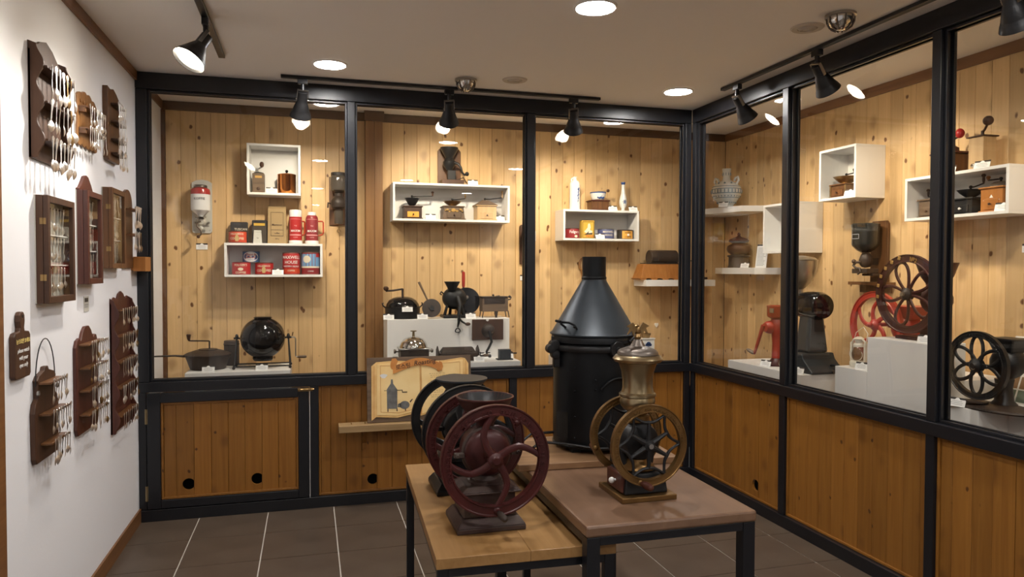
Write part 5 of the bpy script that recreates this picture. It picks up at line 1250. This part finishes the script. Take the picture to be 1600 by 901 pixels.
t = thing('lantern', 'small cream storm lantern beside the red wheel mill', 'lantern', (4.15, -1.345, .9805), -90)
t.location = (4.005, -1.335, .9805)
MB().lathe([(0, 0), (.044, 0), (.048, .006), (.048, .026), (.036, .034), (0, .034)], 28).build('fuel_tank', 'lantern_white', t)
MB().lathe([(.026, .0345), (.036, .055), (.038, .075), (.03, .10), (.024, .112)], 24, caps=False).build('glass_globe', 'jar_glass', t)
MB().lathe([(.03, .113), (.03, .125), (.022, .135), (.022, .155), (.030, .158), (.012, .17), (0, .17)], 24).build('chimney_cap', 'lantern_white', t)
for s in (-1, 1): MB().bx(s*.052-.006, s*.052+.006, -.010, .010, .004, .135).tube([(s*.052, 0, .135), (s*.04, 0, .15), (s*.024, 0, .152)], .006, 8).build('side_tube', 'lantern_white', t, bevel=.002)
MB().tube([(.05*cos(rad(a)), -.02+.0*a, .07+.035*sin(rad(a))) for a in range(150, 400, 20)], .0018, 6).tube([(-.05, 0, .12), (-.045, .02, .19), (0, .03, .225), (.045, .02, .19), (.05, 0, .12)], .002, 6).build('wire_bail', 'lantern_white', t)

def big_wheel(parent, R, w, th, m, style, loc, label_text=None):
    wh = holder('wheel', parent, loc)
    rim(MB(), R, w, th).build('rim', m, wh)
    if style == 's':
        s_spokes(wh, m, R, w, .012, n=5, a0=72, prof=((.1, 48), (.35, 40), (.6, 25), (.85, 6), (1, -4)))
    else:
        n = 5 if style == 'loop' else 6
        for k in range(n):
            a = rad(90+360/n*k+(18 if style == 'loop' else 0)); c0 = (R-w)*.56; ra = (R-w)*.47; rb_ = (R-w)*(.30 if style == 'loop' else .235)
            pts = []
            for i in range(20):
                q = 2*pi*i/20; u = c0+ra*cos(q); v = rb_*sin(q)*(.75+.35*cos(q) if style == 'loop' else 1)
                pts.append((u*cos(a)-v*sin(a), 0, u*sin(a)+v*cos(a)))
            MB().tube(pts, .0085, 8, closed=True, flat=.8).build('spoke', m, wh)
    MB().lathe([(0, -.03), (.012, -.03), (.018, -.02), (.032, -.014), (.032, .014), (0, .016)], 24, ax='y').build('hub', m if style != 'loop' else 'cast_brown', wh)
    if label_text: text(label_text[0], .030, label_text[1], wh, (0, -th*.5+.0005, 0), bend=R-w*.62, depth=.0015, name='cast_lettering').rotation_euler = (rad(90), rad(label_text[2]), 0)
    return wh
t = thing('wheel_mill', 'bright red wheel mill with square funnel on the lower step', 'coffee mill', (4.13, -1.40, .9805), -90)
MB().bx(.02, .22, -.02, .12, 0, .03).build('foot', 'bright_red', t, bevel=.006)
MB().frus((.13, .05, .03), (.10, .10), (.07, .07), .11).build('stand', 'bright_red', t, bevel=.008)
MB().ball((.12, .05, .215), .085, (1.1, .9, 1)).build('grinding_body', 'bright_red', t)
MB().frus((.14, .05, .27), (.10, .09), (.25, .17), .075).build('funnel', 'bright_red', t, bevel=.003)
MB().cyl((0, -.09, .23), (.0, .06, .23), .012, n=12).cyl((.0, .04, .23), (.08, .04, .225), .02, n=12).build('axle', 'bright_red', t)
big_wheel(t, .196, .036, .022, 'bright_red', 's', (0, -.06, .230))
MB().ball((.0, -.10, .23), .016).build('axle_nut', 'bright_red', t)
t.location = (4.245, -1.262, .9805)
t = thing('wheel_mill', 'maroon wheel mill with looped spokes on the upper step', 'coffee mill', (4.03, -1.700, 1.1675), -90)
MB().bx(-.10, .14, -.03, .095, 0, .018).build('foot', 'maroon_iron', t, bevel=.004)
MB().frus((.08, .045, .018), (.11, .09), (.085, .08), .11).build('stand', 'maroon_iron', t, bevel=.008)
MB().ball((.08, .055, .21), .078, (1, .95, 1)).build('grinding_body', 'maroon_iron', t)
MB().lathe([(.035, .27), (.075, .33), (.095, .39), (.098, .40), (.09, .40), (0, .30)], 32, c=(.08, .055, 0)).build('funnel', 'maroon_iron', t)
MB().cyl((0, -.09, .238), (0, .07, .238), .012, n=12).build('axle', 'steel', t)
wh = big_wheel(t, .206, .040, .024, 'maroon_iron', 'loop', (0, -.05, .238), ('№2', 'gold_paint', 14))
fl_ = MB()
for a in (104, 120, 136, 152, 168, 186):
    x, z = .192*cos(rad(a)), .192*sin(rad(a))
    for i in range(4): fl_.ball((x+.006*cos(i*pi/2+.6), -.0125, z+.006*sin(i*pi/2+.6)), .0062, (1, .3, 1), 6, 4)
fl_.build('painted_blossoms', 'gold_paint', wh)
name_card((3.915, -1.455, .9805), 'name card before the bright red wheel mill', -75)
name_card((3.915, -1.875, 1.1675), 'name card before the maroon wheel mill', -75)
t = thing('wheel_mill', 'black wheel mill with flower shaped spokes on an oval base at the photo edge', 'coffee mill', (4.04, -2.105, .8885), -90)
MB(Matrix.Diagonal((1, .62, 1, 1))).lathe([(0, 0), (.185, 0), (.19, .006), (.185, .014), (.10, .022), (0, .024)], 48, c=(.06, 0, 0)).build('oval_base', 'cast_brown', t)
MB().lathe([(.055, .024), (.04, .04), (.034, .10), (.04, .14), (0, .14)], 28, c=(.06, .04, 0)).build('column', 'cast_black', t)
MB().ball((.07, .05, .215), .075).build('grinding_body', 'cast_black', t)
MB().frus((.07, .05, .26), (.09, .08), (.14, .13), .07).build('funnel', 'cast_black', t, bevel=.01)
MB().cyl((0, -.08, .19), (.0, .06, .19), .012, n=12).build('axle', 'steel', t)
wh = big_wheel(t, .160, .028, .02, 'cast_black', 'petal', (0, -.055, .198))
text('ENTERPRISE  MFG CO  PHILADELPHIA', .019, 'cast_black', wh, (0, -.0092, 0), bend=.141, depth=.0012, space=1.25, name='cast_lettering')
MB().lathe([(0, -.004), (.05, -.003), (.05, .003), (0, .004)], 28, c=(.0, -.055, .03), ax='z').build('wheel_rest', 'cast_brown', t)
name_card((3.918, -2.06, .8885), 'name card before the black flower spoked wheel mill', -75)
# antiques poster leaning behind the black mill
t = thing('poster', 'printed board with rows of photos and the heading antiques', 'poster', (4.262, -2.10, .8885), -90)
t.rotation_euler = (rad(0), 0, rad(-86))
pm_ = Matrix.Rotation(rad(-22), 4, 'X')
MB(pm_).bx(-.12, .36, 0, .006, 0, .34).build('board', 'poster_paper', t)
cols = ['poster_green', 'poster_red', 'poster_brown', 'poster_dark']
ci = 0
for z0, z1 in ((.27, .325), (.075, .135), (.008, .068)):
    for j in range(6):
        x0 = -.105+.075*j; MB(pm_).bx(x0, x0+.066, -.001, 0, z0, z1).build('photo', cols[(ci*5+j*3) % 4], t); ci += 1
for s_, q_, z_ in (('DISCOVERING', .032, .222), ('ANTIQUES', .046, .170)):
    o = text(s_, q_, 'dark_print', t, (0, 0, 0), align='LEFT', depth=.0004); o.matrix_local = pm_ @ Matrix.Translation((-.06, -.002, z_)) @ Matrix.Rotation(pi/2, 4, 'X')
tag(MB().bx(4.10, 4.44, -2.75, -2.1705, .6355, .888).build('display_plinth', 'white_board', bevel=.002), 'low white plinth under the antiques poster', 'plinth')
# ------------------------------------------------------------------ white wall: spoon racks (local x along the wall away from the viewer, local y into the wall, so the front faces -y)
def wall_thing(name, label, cat, y0, z0, x=0.0005): return thing(name, label, cat, (x, y0, z0), 90)   # local +x -> world +y, local -y -> world +x
spoon_mesh = []
def make_spoon(v):
    L = .098+.008*v; mb = MB()
    # handle from the top (z=0) down, bowl at the bottom
    mb.tube([(0, 0, 0), (0, -.001, -.012), (0, 0, -.03), (0, .001, -L*.62)], [.0058, .0048, .0030, .0026], 8, flat=.55)
    b = []
    for i in range(5):
        f = i/4
        for k in range(10):
            a = 2*pi*k/10; r = sin(pi*(.06+.9*f))
            b.append((.0165*r*cos(a), .0022-.006*r*(.6+.4*sin(a)), -L*.60-(L*.40)*f))
    fs = [(i*10+k, i*10+(k+1) % 10, (i+1)*10+(k+1) % 10, (i+1)*10+k) for i in range(4) for k in range(10)]
    fs += [tuple(range(9, -1, -1)), tuple(range(40, 50))]
    mb.add(b, fs, True)
    if v == 0: mb.ball((0, -.001, .002), .0065, (1, .45, 1), 8, 6)
    if v == 1: mb.prism([(-.006, -.004), (.006, -.004), (.008, .006), (0, .013), (-.008, .006)], -.0022, .0005)
    if v == 2: mb.lathe([(0, -.002), (.0075, -.0015), (.0075, .001), (0, .0015)], 12, c=(0, -.0005, .004), ax='y')
    return mb
SPOON = None
ORD = ['first', 'second', 'third', 'fourth', 'fifth', 'sixth', 'seventh', 'eighth', 'ninth', 'tenth']
def spoons(root, x0, x1, n, z, y, label, mat_='silver', sc=1.0, skip=()):
    """n souvenir spoons hung from the shelf at local height z, y before the board; each one a thing of its own"""
    global SPOON
    if SPOON is None:
        SPOON = []
        for v in range(3):
            for mm in ('silver', 'brass'):
                o = make_spoon(v).build('spoon', mm); SPOON.append(o.data); bpy.data.objects.remove(o)
    mw = Matrix.Translation(root.location) @ Matrix.Rotation(root.rotation_euler.z, 4, 'Z')
    for i in range(n):
        if i in skip: continue
        gilt = random.random() < .08; me = SPOON[random.randrange(3)*2+(1 if gilt else 0)]
        o = bpy.data.objects.new('spoon', me); COL.objects.link(o)
        x = x0+(x1-x0)*(i+.5)/n+random.uniform(-.002, .002)
        o.matrix_world = mw @ Matrix.Translation((x, y, z+.010)) @ Matrix.Rotation(rad(random.uniform(-5, 5)), 4, 'Y') @ Matrix.Rotation(rad(random.uniform(-4, 3)), 4, 'X') @ Matrix.Rotation(rad(random.uniform(-25, 25)), 4, 'Z') @ Matrix.Scale(sc*random.uniform(.92, 1.05), 4)
        tag(o, ORD[i]+(' gilt' if gilt else ' silver')+' spoon from the door end '+label, 'spoon', 'souvenir spoons '+label)
def notched_shelf(root, x0, x1, z, d, n, m, th=.008, y0=-.012):
    """shelf strip with a front rail that the spoons hang from"""
    mb = MB().bx(x0, x1, y0-d, y0-.0005, z, z+th)
    mb.build('shelf', m, root, bevel=.0012)
def scallop(h, n, a, b, z0=0): return [(a+(b-a)*(.5-.5*cos(2*pi*n*i/40)), z0+h*i/40) for i in range(41)]
random.seed(11)
# 1 big dark rack, top near the door
r = wall_thing('spoon_rack', 'large dark wooden spoon rack with wavy sides, highest on the wall near the door jamb', 'spoon rack', -1.695, 1.935)
W_ = .345
bk = [(0, 0), (W_, 0), (W_, .40), (W_*.82, .43), (W_*.7, .452), (W_*.5, .47), (W_*.3, .452), (W_*.18, .43), (0, .40)]
MB().prism(bk, -.010, 0).build('back_board', 'dark_wood', r, bevel=.002)
for x in (0, W_-.012):
    MB().prism([(0, 0)]+[(-p[0], p[1]) for p in scallop(.42, 3, .028, .052)]+[(0, .43)], x, x+.012, 'x').build('side_board', 'dark_wood', r, bevel=.0015)
for k, z in enumerate((.335, .205, .065)):
    notched_shelf(r, .0125, W_-.0125, z, .050, 6, 'dark_wood', y0=-.0105)
    spoons(r, .02, W_-.02, 7, z, -.0665, 'on the '+('top', 'middle', 'bottom')[k]+' shelf of the large wavy rack', sc=1.15)
# 2 small carved golden rack
r = wall_thing('spoon_rack', 'small golden brown carved spoon rack beside the large wavy rack', 'spoon rack', -1.150, 2.085)
W_ = .30
bk = [(0, 0)]+[(W_*i/20, -.010*abs(sin(pi*i/4))) for i in range(1, 20)]+[(W_, 0), (W_, .20)]+[(W_-W_*i/20, .205+.030*sin(pi*i/20)+.012*abs(sin(pi*i/5))) for i in range(0, 21)]
MB().prism(bk, -.012, 0).build('back_board', 'gold_wood', r, bevel=.002)
for k, z in enumerate((.155, .06)):
    notched_shelf(r, .01, W_-.01, z, .038, 8, 'mid_wood'); MB().bx(.01, .03, -.04, -.0125, z-.018, z-.0005).build('shelf_bracket', 'mid_wood', r)
    spoons(r, .015, W_-.01, 9, z, -.0545, 'on the '+('upper', 'lower')[k]+' shelf of the golden carved rack', sc=.85)
for i in range(6): MB().lathe([(0, -.006), (.008, -.004), (.009, 0), (0, 0)], 10, c=(.04+.045*i, -.0122, .19), ax='y').build('carved_rosette', 'gold_wood', r)
# 3 narrow rack by the corner
r = wall_thing('spoon_rack', 'narrow reddish spoon rack with brass disc, highest near the black corner post', 'spoon rack', -.703, 2.075)
W_ = .235
bk = [(0, 0.012), (.02, 0), (W_-.02, 0), (W_, .02), (W_-.014, .07), (W_, .12), (W_-.014, .18), (W_, .24), (W_-.012, .30), (W_, .335), (W_*.75, .36), (W_*.5, .375), (W_*.3, .36), (0, .368)]
MB().prism(bk, -.024, 0).build('back_board', 'mid_wood', r, bevel=.002)
MB().lathe([(0, -.002), (.012, -.0015), (.012, 0), (0, 0)], 18, c=(.03, -.0245, .18), ax='y').build('brass_disc', 'brass', r)
for k, z in enumerate((.285, .195, .105, .035)):
    notched_shelf(r, .05, W_-.005, z, .030, 6, 'dark_wood', y0=-.0245)
    spoons(r, .055, W_-.005, 7, z, -.0585, 'on shelf '+('one', 'two', 'three', 'four')[k]+' of the narrow rack', sc=.78)
# glazed cabinets
def glazed(label, y0, z0, w, h, d, m, doorm, rows, crest=None, hinges=True, nsp=5, place=''):
    r = wall_thing('spoon_cabinet', label, 'wall cabinet', y0, z0)
    th = .012; b = d*.6
    MB().bx(0, w, -.004, 0, 0, h).build('back_panel', 'enamel_grey', r)
    bd = MB().bx(0, th, -b, -.0042, 0, h).bx(w-th, w, -b, -.0042, 0, h).bx(th, w-th, -b, -.0042, 0, th).bx(th, w-th, -b, -.0042, h-th, h)
    bd.build('case_body', m, r, bevel=.0015)
    fw_ = .026
    dr = MB().bx(0, fw_, -d, -b-.001, 0, h).bx(w-fw_, w, -d, -b-.001, 0, h).bx(fw_, w-fw_, -d, -b-.001, 0, fw_).bx(fw_, w-fw_, -d, -b-.001, h-fw_, h).build('door', doorm, r, bevel=.002)
    MB().bx(fw_-.002, w-fw_+.002, -d+.008, -d+.011, fw_-.002, h-fw_+.002).build('glass_pane', 'pane_glass', dr)
    if hinges:
        for z in (h*.24, h*.76): MB().bx(-.0012, 0, -b-.011, -b+.010, z-.012, z+.012).cyl((-.0022, -b-.0005, z-.012), (-.0022, -b-.0005, z+.012), .0018, n=8).build('hinge', 'brass', r)
    if crest: MB().prism([(0, h+.0003), (w, h+.0003)]+crest, -.014, 0).build('crest', m, r, bevel=.002)
    for k in range(rows):
        z = h-.055-(h-.06)/rows*k
        if k: MB().bx(th, w-th, -b+.004, -.0045, z+.022, z+.027).build('inner_shelf', 'label_white', r)
        MB().cyl((th, -b*.55, z+.012), (w-th, -b*.55, z+.012), .0025, n=8).build('hanging_rail', 'dark_wood', r)
        spoons(r, .035, w-.035, nsp, z, -b*.55-.004, 'in the '+('top', 'middle', 'bottom')[k]+' row of the '+place, sc=.86)
    return r
glazed('wide dark brown glazed spoon cabinet with brass hinges near the door jamb', -1.650, 1.393, .322, .410, .046, 'dark_wood', 'dark_wood', 3, nsp=7, place='wide dark cabinet')
cw = .238
glazed('narrow red-brown glazed spoon cabinet with arched crest', -1.152, 1.457, cw, .418, .048, 'red_wood', 'red_wood', 3, [(cw, .425), (cw*.9, .43), (cw*.8, .455), (cw*.62, .488), (cw*.5, .494), (cw*.38, .488), (cw*.22, .455), (cw*.1, .432), (0, .425)][0:9], hinges=False, nsp=4, place='arched crest cabinet')
glazed('lighter brown glazed spoon cabinet next to the arched one', -.737, 1.528, .272, .405, .048, 'mid_wood', 'mid_wood', 3, nsp=6, place='lighter brown cabinet')
# 4 round-topped rack beside the black post
r = wall_thing('spoon_rack', 'round topped brown spoon rack squeezed against the black corner post', 'spoon rack', -.36, 1.53)
bk = [(0, 0), (.204, 0), (.204, .33)]+[(.102+.102*cos(rad(a)), .34+.10*sin(rad(a))) for a in range(0, 181, 15)]+[(0, .33)]
MB().prism(bk, -.014, 0).build('back_board', 'mid_wood', r, bevel=.002)
for k, z in enumerate((.325, .185)):
    MB().cyl((.01, -.045, z), (.20, -.045, z), .009, n=12).bx(.02, .03, -.045, -.0142, z-.005, z+.005).bx(.17, .18, -.045, -.0142, z-.005, z+.005).build('turned_rail', 'mid_wood', r)
    spoons(r, .04, .20, 5, z, -.060, 'on the '+('upper', 'lower')[k]+' rail of the round topped rack')
t = thing('wood_block', 'orange wooden block fixed across the black corner post', 'block', (.0, 0, 0))
MB().bx(.0135, .078, -.150, -.0065, 1.512, 1.596).build('block_body', 'orange_wood', t, bevel=.002)
MB().bx(.0005, .0130, -.145, -.012, 1.518, 1.590).build('wall_cleat', 'orange_wood', t, bevel=.001)
t = thing('wall_label', 'tiny printed label on the white wall under the arched cabinet', 'label', (.0005, -1.053, 1.328), 90)
MB().bx(0, .075, -.0015, 0, 0, .072).build('label_card', 'enamel_grey', t)
MB().bx(.012, .034, -.0022, -.0016, .045, .064).bx(.040, .062, -.0022, -.0016, .045, .064).build('label_pictures', 'dark_tin', t)
MB().bx(.010, .064, -.0022, -.0016, .030, .034).bx(.010, .055, -.0022, -.0016, .020, .024).build('label_lines', 'grey_print', t)
# cutting board sign
r = wall_thing('board_sign', 'brown cutting board sign with handwritten lines asking to look with eyes only', 'sign', -1.905, 1.140)
w = .148
bk = [(.01, 0), (w-.01, 0), (w, .01), (w, .150), (w-.012, .162), (.096, .166), (.092, .178), (.098, .20), (.096, .222), (.085, .234), (.063, .234), (.052, .222), (.050, .20), (.056, .178), (.052, .166), (.012, .162), (0, .150), (0, .01)]
MB().prism(bk, -.018, 0).build('board', 'dark_wood', r, bevel=.004)
MB().lathe([(0, -.0192), (.006, -.0190), (.006, -.0182), (0, -.0182)], 14, c=(.074, 0, .218), ax='y').build('hang_hole', 'hole_dark', r)
text('눈으로만 보세요', .0185, 'chalk_yellow', r, (.077, -.0186, .130), (90, 0, 0))
for s_, z_ in (('please watch', .098), ('with your', .072), ('eyes only', .046)): text(s_, .0205, 'chalk', r, (.077, -.0186, z_), (90, 0, 0), shear=.3)
# 5 milk can rack
r = wall_thing('spoon_rack', 'milk can shaped spoon rack with a wire bail handle', 'spoon rack', -1.722, .800)
bk = [(0, .02), (.012, 0), (.24, 0), (.252, .02), (.256, .19), (.245, .225), (.222, .24), (.222, .296), (.228, .308), (.205, .325), (.15, .338), (.142, .352), (.112, .352), (.104, .338), (.048, .325), (.026, .308), (.032, .296), (.032, .24), (.008, .225), (-.004, .19)]
MB().prism(bk, -.018, 0).build('back_board', 'dark_wood', r, bevel=.003)
MB().tube([(.128+.105*cos(rad(a)), -.012, .29+(.168 if 0 < a < 180 else .05)*sin(rad(a))) for a in range(-8, 189, 12)], .0022, 6).build('wire_bail', 'cast_black', r)
for x in (.024, .232): MB().lathe([(.006, -.003), (.010, -.003), (.010, .003), (.006, .003)], 14, c=(x, -.021, .262), ax='y', closed=True).build('bail_eye', 'steel', r)
for k, (z, a, b, n) in enumerate(((.292, .035, .222, 6), (.175, .03, .262, 8), (.062, .045, .248, 7))):
    notched_shelf(r, a, b, z, .040, n, 'mid_wood', y0=-.0185)
    spoons(r, a+.01, b, n, z, -.0625, 'on the '+('top', 'middle', 'bottom')[k]+' shelf of the milk can rack', sc=.82)
# 6 four shelf rack
r = wall_thing('spoon_rack', 'dark spoon rack with lobed top and four shelves in the lower row', 'spoon rack', -1.220, .790)
W_ = .335
bk = [(.02, 0), (W_-.02, 0), (W_, .03), (W_, .39), (W_*.93, .425), (W_*.84, .43), (W_*.78, .415), (W_*.68, .455), (W_*.58, .475), (W_*.42, .475), (W_*.32, .455), (W_*.22, .415), (W_*.16, .43), (.02, .42), (0, .39), (0, .03)]
MB().prism(bk, -.014, 0).build('back_board', 'red_wood', r, bevel=.003)
for k, z in enumerate((.395, .29, .19, .085)):
    notched_shelf(r, .03, W_+.002, z, .042, 9, 'mid_wood', y0=-.0145)
    spoons(r, .045, W_, 9, z, -.0605, 'on shelf '+('one', 'two', 'three', 'four')[k]+' of the lobed four-shelf rack', sc=.82)
# 7 tall five shelf rack next to the post
r = wall_thing('spoon_rack', 'tall dark spoon rack with wavy sides and five shelves next to the black post', 'spoon rack', -.618, .668)
W_ = .40; Hh = .71
bk = [(0, 0), (W_, 0), (W_, Hh-.03), (W_*.85, Hh), (W_*.72, Hh-.015), (W_*.62, Hh+.015), (W_*.5, Hh+.028), (W_*.38, Hh+.015), (W_*.28, Hh-.015), (W_*.15, Hh), (0, Hh-.03)]
MB().prism(bk, -.010, 0).build('back_board', 'red_wood', r, bevel=.002)
for x in (0, W_-.012): MB().prism([(0, 0)]+[(-p[0], p[1]) for p in scallop(Hh-.02, 5, .022, .046)]+[(0, Hh-.005)], x, x+.012, 'x').build('side_board', 'red_wood', r, bevel=.0015)
MB().lathe([(0, -.002), (.010, -.0015), (.010, 0), (0, 0)], 14, c=(.05, -.0105, .03), ax='y').build('maker_disc', 'silver', r)
for k, z in enumerate((.635, .50, .365, .23, .085)):
    notched_shelf(r, .0125, W_-.0125, z, .040, 8, 'mid_wood', y0=-.0105)
    spoons(r, .02, W_-.02, 8, z, -.0545, 'on shelf '+('one', 'two', 'three', 'four', 'five')[k]+' of the tall five-shelf rack', sc=.84)
